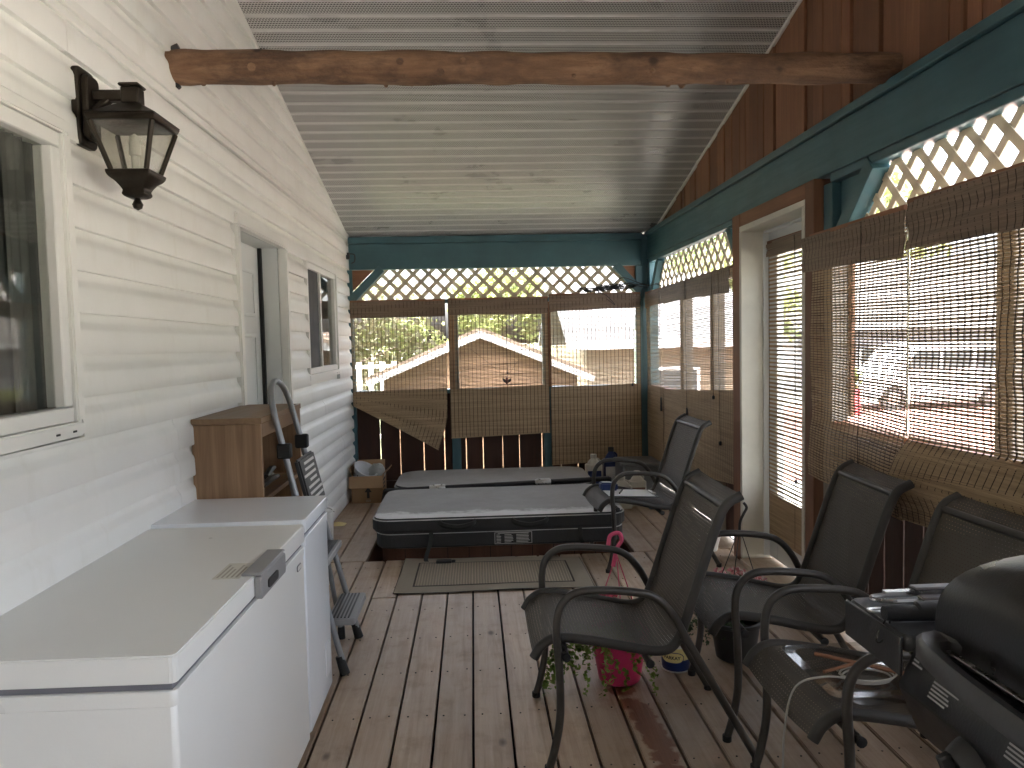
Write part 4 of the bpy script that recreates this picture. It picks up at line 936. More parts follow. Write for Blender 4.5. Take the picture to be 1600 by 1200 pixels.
# ------------------------------------------------------------------ hot tub sunk in the deck, cover, lifter
ht_ = thing('hot_tub', 'brown hot tub sunk into the deck under a dark cover', 'hot tub', (.155, 6.2, GZ))
tx0, tx1, ty0, ty1 = -.665, .985, 5.2, 7.12
MB().prism(rounded(tx0, tx1, ty0, ty1, .16, 6), XY, GZ, .045).build('cabinet', wood('tub_panel', (.10,.042,.024), (.18,.085,.05), 2, .5, 14, .05, .1, .3), ht_)
MB().prism(rounded(tx0-.015, tx1+.015, ty0-.015, ty1+.015, .17, 6), XY, .0455, .075).build('rim', plain('acrylic_shell', (.30,.26,.22), .3), ht_, bev=.008, seg=2)
for i in range(10): x = tx0+.17+i*.145; MB().box(x, x+.004, ty0-.0035, ty0-.0002, -.3, .043).build('panel_groove', M['dark'], ht_)
cv = thing('hot_tub_cover', 'grey vinyl hot tub cover with dark padded skirt and straps', 'tub cover', (.155, 6.2, .07))
def slab(x0, x1, y0, y1, z0, z1, r, name, bev=.018, sag=0):
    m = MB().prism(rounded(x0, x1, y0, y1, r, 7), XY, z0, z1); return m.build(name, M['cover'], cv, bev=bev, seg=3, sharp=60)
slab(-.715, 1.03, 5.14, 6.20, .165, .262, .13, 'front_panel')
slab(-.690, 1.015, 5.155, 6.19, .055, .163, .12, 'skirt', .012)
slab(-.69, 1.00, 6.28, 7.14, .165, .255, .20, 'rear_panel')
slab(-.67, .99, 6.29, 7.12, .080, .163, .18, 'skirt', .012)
for x in (-.13, .36):
    h = MB().tube(spline([(x-.12, 5.136, .225), (x-.09, 5.112, .215), (x, 5.108, .205), (x+.09, 5.112, .215), (x+.12, 5.136, .225)], 4), .012, 6); h.v = [(a, b, .21+(c-.21)*1.6) for a, b, c in h.v]; h.build('handle', M['strap'], cv)
lab = MB().box(.115, .375, 5.1485, 5.153, .065, .150).build('label', M['blackplastic'], cv)
lp_ = MB(); lp_.box(.12, .37, 5.1475, 5.1482, .144, .147).box(.12, .37, 5.1475, 5.1482, .068, .071).box(.118, .121, 5.1474, 5.1483, .068, .147).box(.369, .372, 5.1474, 5.1483, .068, .147)
for i in range(6):
    for a, b in ((.13, .17), (.185, .25), (.265, .36)): lp_.box(a, b-random.uniform(0,.02), 5.1475, 5.1482, .078+i*.010, .0815+i*.010)
lp_.box(.14, .35, 5.1475, 5.1482, .139, .142)
lp_.build('label_print', M['label'], lab)
def strap(pts, w=.028):
    m = MB(); P = spline(pts, 6); vs = []
    for p in P: vs += [p-Vector((w/2,0,0)), p+Vector((w/2,0,0)), p+Vector((w/2,-.003,.001)), p-Vector((w/2,.003,-.001))]
    n = len(P); m.add(vs, [(4*i+k, 4*i+(k+1)%4, 4*i+4+(k+1)%4, 4*i+4+k) for i in range(n-1) for k in range(4)]); return m.build('strap', M['strap'], cv)
s1 = strap([(-.31, 5.15, .16), (-.315, 5.10, .10), (-.34, 5.03, .03), (-.335, 5.0, .008), (-.30, 4.985, .006), (-.25, 4.975, .008)])
MB().box(-.27, -.17, 4.93, 4.975, .008, .028).box(-.17, -.145, 4.935, 4.945, .012, .024).box(-.17, -.145, 4.96, 4.97, .012, .024).build('buckle', M['blackplastic'], s1, bev=.004)
strap([(.70, 5.15, .16), (.70, 5.13, .10), (.715, 5.14, .06)])
bar = thing('cover_lifter', 'black lifter bar with two chrome clamps lying across the tub cover', 'lifter bar', (.155, 6.24, .25))
pL, pR = Vector((-.735, 6.235, .245)), Vector((1.10, 6.24, .29)); MB().tube([pL, pR], .020, 10).build('bar', M['black'], bar)
MB().tube([pL, pL+Vector((-.03, .1, -.1)), pL+Vector((-.03, .35, -.22))], .020, 8).build('pivot_arm', M['black'], bar); MB().tube([pR, pR+Vector((.02, .1, -.12)), pR+Vector((.02, .35, -.27))], .020, 8).build('pivot_arm', M['black'], bar)
for t in (.23, .70):
    q = pL.lerp(pR, t); d = (pR-pL).normalized(); MB().tube([q-d*.065, q-d*.055, q+d*.055, q+d*.065], [.024,.030,.030,.024], 12).build('clamp', M['steel'], bar)

# ------------------------------------------------------------------ rug
rg = thing('rug', 'beige outdoor rug with ribbed centre and dark line border before the tub', 'rug', (.09, 4.7, 0))
A, B, Cc, D = [Vector(onz(*q, 0)) for q in ((615,930),(929,918),(904,871),(634,875))]
def rugp(u, v, z): p = A.lerp(B, u).lerp(D.lerp(Cc, u), v); return (p.x, p.y, z + .003*math.sin(p.x*7)*math.sin(p.y*9))
def rug_part(u0, u1, v0, v1, z, nm, mt, n=16):
    m = MB().grid(lambda a, b: rugp(u0+(u1-u0)*a, v0+(v1-v0)*b, z), n, 6); k = len(m.v); m2 = MB().grid(lambda a, b: rugp(u0+(u1-u0)*a, v0+(v1-v0)*b, .003), n, 6)
    return m.build(nm, mt, rg)
rug_part(-.004, 1.004, -.012, 1.012, .0075, 'edge_binding', M['rug_d']); rug_part(0, 1, 0, 1, .0098, 'border', M['rug_b'])
rug_part(.085, .915, .15, .85, .0112, 'dark_line', M['rug_d']); rug_part(.095, .905, .17, .83, .0124, 'ribbed_centre', M['rug_c'])

# ------------------------------------------------------------------ sling chairs (built facing +X)
SL = spline([(.405,0,.382),(.375,0,.425),(.32,0,.448),(.2,0,.432),(.08,0,.405),(-.01,0,.388),(-.065,0,.398),(-.10,0,.45),(-.14,0,.565),(-.185,0,.70),(-.225,0,.815),(-.258,0,.882),(-.31,0,.912)], 5)
ARM = spline([(.362,0,.012),(.34,0,.09),(.322,0,.20),(.323,0,.36),(.330,0,.48),(.316,0,.56),(.268,0,.604),(.19,0,.612),(.06,0,.600),(-.01,0,.575),(-.065,0,.515),(-.11,0,.43),(-.2,0,.27),(-.345,0,.012)], 5)
def make_chair():
    t = thing('patio_chair', 'x', 'chair')
    hw = .235
    me = bpy.data.meshes.new('sling'); n = len(SL); nu = 8; vs = []; fs = []; uv = []; L = 0; th = .004
    Ls = [0]
    for a, b in zip(SL[:-1], SL[1:]): L += (b-a).length; Ls.append(L)
    for i, p in enumerate(SL):
        for j in range(nu+1):
            s = -1+2*j/nu; vs.append((p.x, s*hw, p.z - .016*(1-s*s)*(1 if i < n*.55 else .25) )); uv.append((s*hw, Ls[i]))
    fs = [(i*(nu+1)+j, i*(nu+1)+j+1, (i+1)*(nu+1)+j+1, (i+1)*(nu+1)+j) for i in range(n-1) for j in range(nu)]
    me.from_pydata(vs, [], fs); ul = me.uv_layers.new(name='UVMap')
    for pl in me.polygons:
        for li, vi in zip(pl.loop_indices, pl.vertices): ul.data[li].uv = uv[vi]
    me.polygons.foreach_set('use_smooth', [True]*len(me.polygons)); me.materials.append(M['sling'])
    o = bpy.data.objects.new('sling', me); COL.objects.link(o); o.parent = t
    for s in (-1, 1):
        P = [p+Vector((0, s*hw, -.004)) for p in SL]; m = MB().tube(P, .0165, 10); m.build('sling_rail', plain('sling_hem', (.034,.031,.027), .6, bump=.3, bs=300) if s < 0 else bpy.data.materials['sling_hem'], t)
        MB().tube([p+Vector((0, s*(.272-.012*max(0, p.z-.3)), 0)) for p in ARM], .0138, 10).build('arm_and_legs', M['chairframe'], t)
        for q in (ARM[0], ARM[-1]): MB().lathe([(.015,0),(.0165,.003),(.0165,.022)], (q.x, s*.272, 0), 10).build('foot_cap', M['black'], t)
        MB().tube([(.305, s*.272, .405), (.305, s*.222, .405)], .009, 8).tube([(-.105, s*.272, .425), (-.085, s*.222, .415)], .009, 8).build('bracket', M['chairframe'], t)
    for x, z in ((.30, .395), (.02, .362)):
        MB().tube([(x, -.285, z), (x, .285, z)], .0125, 10).build('seat_crossbar', M['chairframe'], t)
        for s in (-1, 1): MB().lathe([(.0145,0),(.0145,.006),(.010,.009)], (0,0,0), 10).build('end_cap', M['black'], t); ob = bpy.context.scene.collection.objects[-1]; ob.rotation_euler = (R(-90*s), 0, 0); ob.location = (x, s*.285, z)
    MB().tube([(-.252, -.228, .868), (-.252, .228, .868)], .0125, 10).build('back_crossbar', M['chairframe'], t)
    return t
ch0 = make_chair(); G = 'dark sling patio chairs'
def place(o, x, y, rz, label): o.location = (x, y, 0); o.rotation_euler = (0, 0, R(rz)); tag(o, label, 'chair', G)
chs = [ch0] + [copy_tree(ch0) for _ in range(3)]
place(chs[0], .585, 2.765, 180, 'dark sling patio chair in the open foreground, empty, beside the pink pot')
place(chs[1], 1.15, 4.93, 183, 'dark sling patio chair farthest back beside the tub, holding a clipboard')
place(chs[2], 1.25, 2.885, 177, 'dark sling patio chair in front of the white side door, between two other chairs')
place(chs[3], 1.27, 2.17, 181, 'dark sling patio chair beside the grill with a clear tray on its seat')

# ------------------------------------------------------------------ things on the far chair
def onchair(c, x, y, z): return c.matrix_basis @ Vector((x, y, z))
c = chs[1]; z = .447
cp = thing('clipboard', 'clipboard with white paper on the far chair seat', 'clipboard', onchair(c, .15, 0, z))
def quad_on(c, pts, z0, z1): return MB().add([onchair(c, a, b, z0+(.03*(a-.1))) for a, b in pts] + [onchair(c, a, b, z1+(.03*(a-.1))) for a, b in pts], [(3,2,1,0),(4,5,6,7),(0,1,5,4),(1,2,6,5),(2,3,7,6),(3,0,4,7)])
quad_on(c, [(.32,-.11),(.32,.13),(0,.16),(0,-.08)], z-.012, z-.008).build('board', M['darkplastic'], cp)
quad_on(c, [(.315,-.10),(.315,.12),(.02,.15),(.02,-.07)], z-.0075, z-.0062).build('paper', M['paper'], cp)
quad_on(c, [(.03,-.005),(.03,.10),(.002,.10),(.002,-.005)], z-.006, z+.006).build('clip', M['steel'], cp, bev=.003)
lt = thing('blue_device', 'small blue and black measuring device on the clipboard', 'device', onchair(c, .30, -.05, z))
q = quad_on(c, [(.33,-.12),(.33,-.05),(.22,-.03),(.22,-.10)], z-.005, z+.045).build('case', M['navy'], lt, bev=.008, seg=2)
quad_on(c, [(.315,-.10),(.315,-.06),(.26,-.05),(.26,-.09)], z+.0458, z+.048).build('display', M['label'], lt)
pp = MB().tube([onchair(c, .24, .09, z+.008), onchair(c, .19, -.03, z+.008)], .005, 8); tag(pp.build('pen', M['darkplastic']), 'pen lying on the clipboard', 'pen')

# ------------------------------------------------------------------ clear tray with cables on the nearest chair
c = chs[3]; tr = thing('clear_tray', 'clear plastic tray with coiled cable on the chair seat beside the grill', 'tray', onchair(c, .12, 0, .43))
def tp(a, b, zz): return onchair(c, a, b, zz)
m = MB(); o_, i_ = rounded(-.06, .33, -.16, .2, .03, 3), rounded(-.03, .30, -.13, .17, .03, 3); n = len(o_); zz0 = .425
vs = [tp(a, b, zz0+.045) for a, b in o_] + [tp(a, b, zz0+.045) for a, b in i_] + [tp(a, b, zz0+.006) for a, b in i_]
m.add(vs, [(i, (i+1)%n, n+(i+1)%n, n+i) for i in range(n)] + [(n+i, n+(i+1)%n, 2*n+(i+1)%n, 2*n+i) for i in range(n)] + [tuple(range(2*n, 3*n))]).build('tray_shell', M['clear'], tr)
cab = MB()
for k in range(3): cab.tube([tp(.14+.07*(1+.1*k)*math.cos(a), .02+.05*(1+.1*k)*math.sin(a), zz0+.016+.007*k) for a in np.linspace(0, 6.0, 22)], .003, 5)
cab.tube(spline([tp(.2, .05, .45), tp(.30, .09, .48), tp(.40, .12, .47), tp(.44, .14, .36), tp(.45, .15, .2), tp(.46, .16, .1)], 6), .003, 6)
tag(cab.build('grey_cable', plain('cable_grey', (.38,.36,.32), .5, bump=0)), 'thin grey cable coiled in the tray and hanging off the chair', 'cable')
cab = MB().tube([tp(.24, -.1, .465), tp(.02, .1, .468)], .006, 6).tube([tp(.27, .02, .462), tp(.05, -.06, .464)], .005, 6); tag(cab.build('sticks', M['cedar_x']), 'brown sticks lying in the clear tray', 'sticks')

# ------------------------------------------------------------------ pots and plants
def leafy(m, p, d, size):
    d = d.normalized(); s = d.cross(Vector((random.uniform(-1,1), random.uniform(-1,1), random.uniform(.2,1)))).normalized()*size*.42; m.add([p, p+d*size*.5+s, p+d*size, p+d*size*.5-s], [(0,1,2,3)])
def trailing(m, base, n, length, size, spread=(1,1), drop=.2, hang_r=.12):
    for i in range(n):
        a = random.uniform(0, 2*math.pi); p = base + Vector((random.uniform(-.08,.08), random.uniform(-.08,.08), random.uniform(0,.03))); dr = Vector((math.cos(a)*spread[0], math.sin(a)*spread[1], .35)); L = random.uniform(.5, 1)*length
        for k in range(int(L/.012)):
            dr = (dr*.93 + Vector((random.uniform(-.15,.15), random.uniform(-.15,.15), -.11))).normalized(); p = p + dr*.012
            if p.z < .01: p.z = .012; dr.z = .02
            for _ in range(2): leafy(m, p, Vector((random.uniform(-1,1), random.uniform(-1,1), random.uniform(-.6,.8))), size*random.uniform(.6,1.2))
pc = Vector(onz(968, 1062, 0)); pk = thing('pink_pot', 'bright pink hanging plant pot with trailing greenery under the foreground chair', 'plant pot', pc)
MB().lathe([(.001,.004),(.078,.004),(.088,.012),(.118,.19),(.128,.195),(.128,.212),(.114,.212),(.08,.02),(.001,.02)], pc, 28).build('pot', M['pink'], pk)
MB().lathe([(.001,.185),(.113,.185)], pc, 20).build('soil', M['soil'], pk)
m = MB(); trailing(m, pc+Vector((-.05,-.04,.20)), 28, .24, .022, (.8, .8)); trailing(m, pc+Vector((-.09,-.05,.20)), 20, .36, .022, (.9, .7)); tag(m.build('foliage', M['pot_leaf'], pk, recalc=False, smooth=False), kind='stuff')
tp_ = Vector((pc.x-.005, pc.y, .60))
for k in range(3): a = 2*math.pi*k/3+.5; MB().tube([tp_+Vector((0,0,-.06)), pc+Vector((.125*math.cos(a), .125*math.sin(a), .205))], .0022, 5).build('hanger_cord', M['pinkrib'], pk)
hk = MB().tube(spline([tp_+Vector((-.015,0,-.11)), tp_+Vector((0,0,-.04)), tp_+Vector((.022,0,.0)), tp_+Vector((.01,0,.03)), tp_+Vector((-.025,0,.02)), tp_+Vector((-.035,0,-.02))], 6), .009, 8); hk.build('hanger_hook', M['pinkrib'], pk)
m = MB()
for i in range(90):
    a = random.uniform(0, 6.28); r = random.uniform(0, .06); p = Vector((pc.x-.05+r*math.cos(a), pc.y+.06+r*math.sin(a), .30+.05*random.random()))
    leafy(m, p, Vector((random.uniform(-1,1), random.uniform(-1,1), random.uniform(0,1))), .03)
tag(m.build('blossoms', M['pinkrib'], pk, recalc=False, smooth=False), kind='stuff')
MB().tube([pc+Vector((-.04,.04,.19)), pc+Vector((-.05,.06,.31))], .004, 5).build('flower_stalk', M['pot_leaf'], pk)
kc = Vector(onz(1056, 1043, 0)); pkt = thing('margarine_tub', 'blue and yellow margarine tub on the deck behind the foreground chair', 'tub', kc)
MB().lathe([(.001,.003),(.057,.003),(.060,.010),(.0635,.055)], kc, 28).build('base', M['navy'], pkt); MB().lathe([(.0636,.0552),(.066,.108),(.001,.109)], kc, 28).build('upper', M['yellow'], pkt)
MB().lathe([(.0685,.1095),(.0685,.122),(.064,.126),(.001,.126)], kc, 28).build('lid', M['white'], pkt)
MB().lathe([(.0605,.001),(.0605,.006)], kc, 28).build('base_ring', M['white'], pkt)
aim = math.atan2(-kc.y, -kc.x)
def on_cyl(vs, r, zc, off=0): return [(kc.x+(r)*math.cos(aim-off+x/r), kc.y+(r)*math.sin(aim-off+x/r), kc.z+zc+y) for x, y, *_ in vs]
pv = []
ell = [(.046*math.cos(a), .026*math.sin(a)+.0) for a in np.linspace(0, 2*math.pi, 25)[:-1]]
def patch(w, h, r, zc, nm, mt):
    m = MB(); N = 12; vs = []
    for i in range(N+1):
        x = -w+2*w*i/N; hh = h*math.sqrt(max(.12, 1-(x/w)**4)); vs += [(x, -hh), (x, hh)]
    m.add(on_cyl(vs, r, zc, .25), [(2*i, 2*i+2, 2*i+3, 2*i+1) for i in range(N)]); return m.build(nm, mt, pkt)
patch(.052, .024, .0668, .068, 'badge_outline', M['navy']); patch(.049, .021, .0673, .068, 'badge', M['yellow'])
tv, tf = text_mesh('PARKAY', .020, .0006); MB().add(on_cyl(tv, .0679, .068, .25), tf).build('lettering', M['ink'], pkt, recalc=False, smooth=False)
kc2 = Vector(onz(1149, 1028, 0)); bp = thing('black_pot', 'black hanging plant pot under the chair by the door', 'plant pot', kc2)
MB().lathe([(.001,.004),(.075,.004),(.085,.012),(.108,.16),(.118,.165),(.118,.18),(.104,.18),(.08,.02),(.001,.02)], kc2, 24).build('pot', M['blackplastic'], bp)
MB().lathe([(.001,.155),(.104,.155)], kc2, 20).build('soil', M['soil'], bp)
m = MB(); trailing(m, kc2+Vector((-.05,0,.17)), 22, .2, .02, (1, .8)); tag(m.build('foliage', M['leaf_d'], bp, recalc=False, smooth=False), kind='stuff')
fc = Vector(onz(1150, 900, .26)); fp = thing('flower_pot', 'pot of pink and white flowers with dark hanger cords behind the door chair', 'plant pot', (fc.x, fc.y, 0))
MB().lathe([(.001,.004),(.09,.004),(.12,.17),(.128,.172),(.128,.187),(.114,.187),(.09,.02),(.001,.02)], (fc.x, fc.y, 0), 24).build('pot', M['blackplastic'], fp)
MB().lathe([(.001,.165),(.112,.165)], (fc.x, fc.y, 0), 20).build('soil', M['soil'], fp)
for nm, mt, nn in (('pink_blossoms', M['fleck'], 260), ('white_blossoms', M['petal_w'], 160), ('leaves', M['leaf'], 160)):
    m = MB()
    for i in range(nn):
        a = random.uniform(0, 6.28); r = .15*math.sqrt(random.random()); p = Vector((fc.x+r*math.cos(a), fc.y+r*math.sin(a), .18+.09*random.random()*(1-r*3)+(.02 if nm != 'leaves' else 0))); leafy(m, p, Vector((random.uniform(-1,1), random.uniform(-1,1), random.uniform(0,.9))), .024)
    tag(m.build(nm, mt, fp, recalc=False, smooth=False), kind='stuff')
for k in range(3): a = 2*math.pi*k/3; MB().tube([(fc.x+.02, fc.y, .50), (fc.x+.12*math.cos(a), fc.y+.12*math.sin(a), .18)], .0025, 5).build('hanger_cord', M['blackplastic'], fp)
MB().tube(spline([(fc.x+.018, fc.y, .47), (fc.x+.022, fc.y, .53), (fc.x+.04, fc.y, .57), (fc.x+.055, fc.y, .60), (fc.x+.04, fc.y, .625)], 5), .007, 7).build('hanger_hook', M['blackplastic'], fp)

# ------------------------------------------------------------------ jugs and bin in the far right corner
def jug(name, label, x, y, h, w, mat, capm, lbl=None, z0=0):
    t = thing(name, label, 'bottle', (x, y, z0), 'bottles in the far right corner')
    MB().prism(rounded(x-w/2, x+w/2, y-w*.35, y+w*.35, w*.15, 3), XY, z0+.002, z0+h*.72).build('body', mat, t, bev=.006, seg=2)
    MB().lathe([(w*.42,0),(w*.30,h*.10),(w*.16,h*.16),(w*.15,h*.2)], (x, y, z0+h*.7205), 14, 1, .7).build('shoulder', mat, t)
    MB().lathe([(w*.19,0),(w*.19,h*.09),(w*.17,h*.095)], (x, y, z0+h*.905), 12).build('cap', capm, t)
    MB().tube(spline([(x+w*.30, y, z0+h*.72), (x+w*.36, y, z0+h*.82), (x+w*.18, y, z0+h*.88)], 4), .010, 6).build('handle', mat, t)
    if lbl: MB().box(x-w*.4, x+w*.4, y-w*.35-.0025, y-w*.35-.0003, z0+h*.15, z0+h*.55).build('label', lbl, t)
    return t
jw = plain('jug_white', (.55,.54,.48), .45); gb = plain('grey_tub', (.15,.16,.165), .5)
jug('plastic_jug', 'off-white jug with blue label standing left in the far corner', 1.13, 7.26, .34, .16, jw, jw, M['navy'])
jug('plastic_jug', 'dark blue jug with white print beside the off-white jug', 1.30, 7.27, .40, .15, M['navy'], M['darkplastic'], M['label'])
jug('plastic_jug', 'short cream jug in front of the grey bin', 1.235, 6.42, .27, .17, jw, jw, None)
jug('plastic_jug', 'white jug with brown label just before the grey bin', 1.385, 6.50, .30, .15, jw, M['white'], plain('brown_label', (.2,.1,.06), .6))
jug('plastic_jug', 'small grey blue bottle at the right of the cream jugs', 1.50, 6.35, .20, .10, plain('jug_bluegrey', (.12,.15,.2), .4), M['darkplastic'], None)
gbn = thing('grey_bin', 'grey plastic bin in the far right corner behind the jugs', 'bin', (1.48, 6.95, 0))
MB().prism(rounded(1.31, 1.65, 6.74, 7.14, .03, 3), XY, (.002), .30).build('tub', gb, gbn, bev=.008); MB().prism(rounded(1.295, 1.665, 6.725, 7.155, .03, 3), XY, .3005, .325).build('lid', gb, gbn, bev=.006)
sp_ = Vector((1.50, 5.02, 0)); sb = thing('clay_frog', 'small white and grey garden pot by the door post', 'plant pot', (1.56, 5.05, 0)); sb.name = 'garden_pot'
MB().lathe([(.001,.003),(.055,.003),(.075,.09),(.08,.095),(.08,.11),(.066,.11),(.05,.02),(.001,.02)], (1.56, 5.05, 0), 18).build('pot', M['white'], sb); MB().lathe([(.001,.09),(.066,.09)], (1.56, 5.05, 0), 16).build('soil', M['soil'], sb)
m = MB(); trailing(m, Vector((1.56, 5.05, .11)), 14, .12, .02); tag(m.build('foliage', M['leaf_g'], sb, recalc=False, smooth=False), kind='stuff')

# ------------------------------------------------------------------ gas grill (faces -X, long axis along Y)
gr = thing('gas_grill', 'black gas grill with closed lid at the lower right corner', 'grill', (1.05, 1.15, 0))
gy0, gy1, gx0, gx1 = .55, 1.37, .80, 1.30
fy = lambda a, b, d: (a, d, b)
MB().box(gx0+.075, gx1-.03, gy0+.02, gy1-.02, .10, .70).build('cart', M['blackmetal'], gr, bev=.006)
for y in (gy0+.1, gy1-.1): MB().lathe([(.03,0),(.03,.099)], (gx0+.12, y, 0), 12).lathe([(.03,0),(.03,.099)], (gx1-.1, y, 0), 12).build('foot', M['blackplastic'], gr)
MB().prism([(gx0+.035,.865),(gx0+.012,.860),(gx0-.02,.79),(gx0+.02,.695),(gx0+.13,.695),(gx0+.13,.865)], fy, gy0, gy1).build('control_panel', M['blackmetal'], gr, bev=.004)
pf0, pf1 = Vector((gx0+.012, 0, .860)), Vector((gx0-.02, 0, .79)); pd = (pf1-pf0); pn = Vector((-pd.z, 0, pd.x)).normalized(); pn = -pn if pn.x > 0 else pn
lo0, lo1 = Vector((gx0-.02, 0, .79)), Vector((gx0+.02, 0, .695)); ld = (lo1-lo0); ln = Vector((ld.z, 0, -ld.x)).normalized()
for y in (1.17, .93, .69):
    q = lo0.lerp(lo1, .35)+Vector((0, y, 0)); kb = MB().tube([q+ln*.001, q+ln*.012, q+ln*.03, q+ln*.034], [.036,.034,.028,.026], 18).build('knob', M['blackplastic'], gr)
    MB().obox(q+ln*.044, Vector((0,.008,0)), ld.normalized()*.028, ln*.011).build('grip', M['blackplastic'], kb, bev=.003)
    MB().lathe([(.001,0),(.006,0.001),(.004,.004)], q+ln*.035+Vector((0,.012,.02)), 8).build('indicator', M['steel'], kb)
wpm = plain('warning_print', (.34,.34,.34), .7, bump=0)
for (ya, yb, n, t0) in ((1.355, 1.315, 4, .06), (1.285, 1.215, 9, .04), (1.09, 1.0, 9, .04), (.85, .76, 9, .04)):
    pt = MB()
    for i in range(n):
        t = t0 + i*.088; q = pf0.lerp(pf1, t) if t < 1 else pf1
        y1_ = yb + random.uniform(0, .03); c_ = q + pn*.0008
        pt.add([c_+Vector((0,ya,0)), c_+Vector((0,y1_,0)), c_+pd*.042+Vector((0,y1_,0)), c_+pd*.042+Vector((0,ya,0))], [(0,1,2,3)])
    tag(pt.build('warning_print', wpm, gr, recalc=False, smooth=False), kind='stuff')
MB().prism([(gx0+.036,.8655),(gx0+.02,.885),(gx1-.01,.885),(gx1-.01,.70),(gx0+.14,.70),(gx0+.14,.8655)], fy, gy0+.03, gy1-.015).build('firebox', M['blackmetal'], gr, bev=.005)
def lid_pt(u, v):        # u along y, v over the arch from the front edge to the back edge
    a = math.pi*v; e = 1-abs(2*u-1)**3; cxm = (gx0+.025+gx1)/2; hw = (gx1-gx0-.025)/2
    return (cxm - hw*math.cos(a)*(.97+.03*e) , gy0+.06+(gy1-.03-gy0-.06)*(.5+(u-.5)*(1-.10*math.sin(a)**2)), .888 + .205*(max(math.sin(a), 0)**.55)*(.80+.20*e))
ld_ = MB().grid(lid_pt, 28, 24); nu, nv = 29, 25
for uu in (0, 28): ld_.f.append(tuple(j*nu+uu for j in range(nv)))
ld_.build('lid', M['blackmetal'], gr, sharp=50)
MB().box(gx0+.018, gx1+.004, gy0+.055, gy1-.025, .8852, .8878).build('lid_seam', M['steel'], gr)
hd = []                  # oval loop handle on the lid front
for i in range(28):
    a = 2*math.pi*i/28; hd.append((gx0+.02-.085*max(0, math.cos(a))**.6*1.0 if math.cos(a) > 0 else gx0+.02+.02*abs(math.cos(a)), .945+.385*math.sin(a)*(1 if abs(math.sin(a)) < .99 else 1), .898))
hm = MB(); vs = []; n = len(hd); cyy = .955
for (x, y, z) in hd:
    dx, dy_ = (gx0+.03-x), (cyy-y); k = .17 if abs(dy_) > .3 else .30
    ix, iy = x+dx*.32, y+dy_*.12
    vs += [(x, y, z-.022), (x, y, z+.002), (x+dx*.1, y+dy_*.03, z+.012), (ix, iy, z+.006), (ix, iy, z-.018)]
hm.add(vs, [(5*i+k, 5*((i+1)%n)+k, 5*((i+1)%n)+(k+1)%5, 5*i+(k+1)%5) for i in range(n) for k in range(5)]); hm.build('lid_handle', M['greyplastic'] if False else plain('handle_plastic', (.045,.045,.047), .38), gr, sharp=50)
shf = MB().prism(rounded(gx0-.005, gx1-.03, gy1+.004, gy1+.225, .02, 3), XY, .845, .878).build('side_shelf', plain('shelf_plastic', (.045,.045,.046), .5, bump=.2, bs=250), gr, bev=.005)
MB().box(gx0-.012, gx0-.0052, gy1+.006, gy1+.22, .80, .876).build('shelf_front', M['blackplastic'], gr, bev=.002)
MB().tube([(gx0+.05, gy1+.11, .846), (gx0+.08, gy1-.005, .74)], .01, 8).build('shelf_bracket', M['blackmetal'], gr)
MB().box(gx0+.36, gx0+.37, 1.0, 1.06, 1.02, 1.03).build('emblem', M['yellow'], gr) if False else None
# tools on the side shelf
sz = .878
tg = thing('grill_tongs', 'steel barbecue tongs lying on the grill side shelf', 'tongs', (1.0, gy1+.18, sz))
for s, dz in ((.0, .0), (.05, .012)):
    MB().box(gx0+.06, gx1+.05, gy1+.155+s*.6, gy1+.172+s*.6, sz+.004+dz*.6, sz+.010+dz).build('arm', M['steel'], tg)
    MB().box(gx0+.12, gx0+.30, gy1+.15+s*.6, gy1+.177+s*.6, sz+.0105+dz, sz+.018+dz).build('grip', plain('tong_grip', (.12,.11,.11), .4) if s == 0 else bpy.data.materials['tong_grip'], tg, bev=.003)
MB().tube(spline([(gx0+.07, gy1+.163, sz+.009), (gx0+.03, gy1+.17, sz+.012), (gx0+.03, gy1+.185, sz+.014), (gx0+.07, gy1+.19, sz+.016)], 5), .005, 7).build('hinge', M['steel'], tg)
sp2 = thing('grill_spatula', 'barbecue turner with a long flat steel handle on the side shelf', 'spatula', (1.0, gy1+.12, sz))
MB().box(gx0+.035, gx1+.04, gy1+.112, gy1+.134, sz+.003, sz+.012).build('handle', plain('worn_steel', (.42,.38,.34), .45, .7, var=.2), sp2, bev=.002)
MB().tube(spline([(gx0+.035, gy1+.116, sz+.008), (gx0-.005, gy1+.115, sz+.008), (gx0-.008, gy1+.130, sz+.008), (gx0+.035, gy1+.130, sz+.008)], 5), .003, 6).build('hanging_loop', M['steel'], sp2)
br = thing('grill_brush', 'black handled grill brush in front of the tongs on the side shelf', 'brush', (1.0, gy1+.07, sz))
MB().tube([(gx0-.005, gy1+.075, sz+.019), (gx0+.01, gy1+.075, sz+.019), (gx0+.06, gy1+.073, sz+.018), (gx0+.065, gy1+.073, sz+.021), (gx0+.40, gy1+.06, sz+.024)], [.014,.0165,.0165,.020,.023], 12).build('handle', M['blackplastic'], br)
MB().tube(spline([(gx0+.005, gy1+.072, sz+.012), (gx0+.0, gy1+.068, sz-.015), (gx0-.018, gy1+.066, sz-.035), (gx0-.018, gy1+.078, sz-.03), (gx0+.005, gy1+.08, sz+.012)], 5), .002, 5).build('loop', M['black'], br)

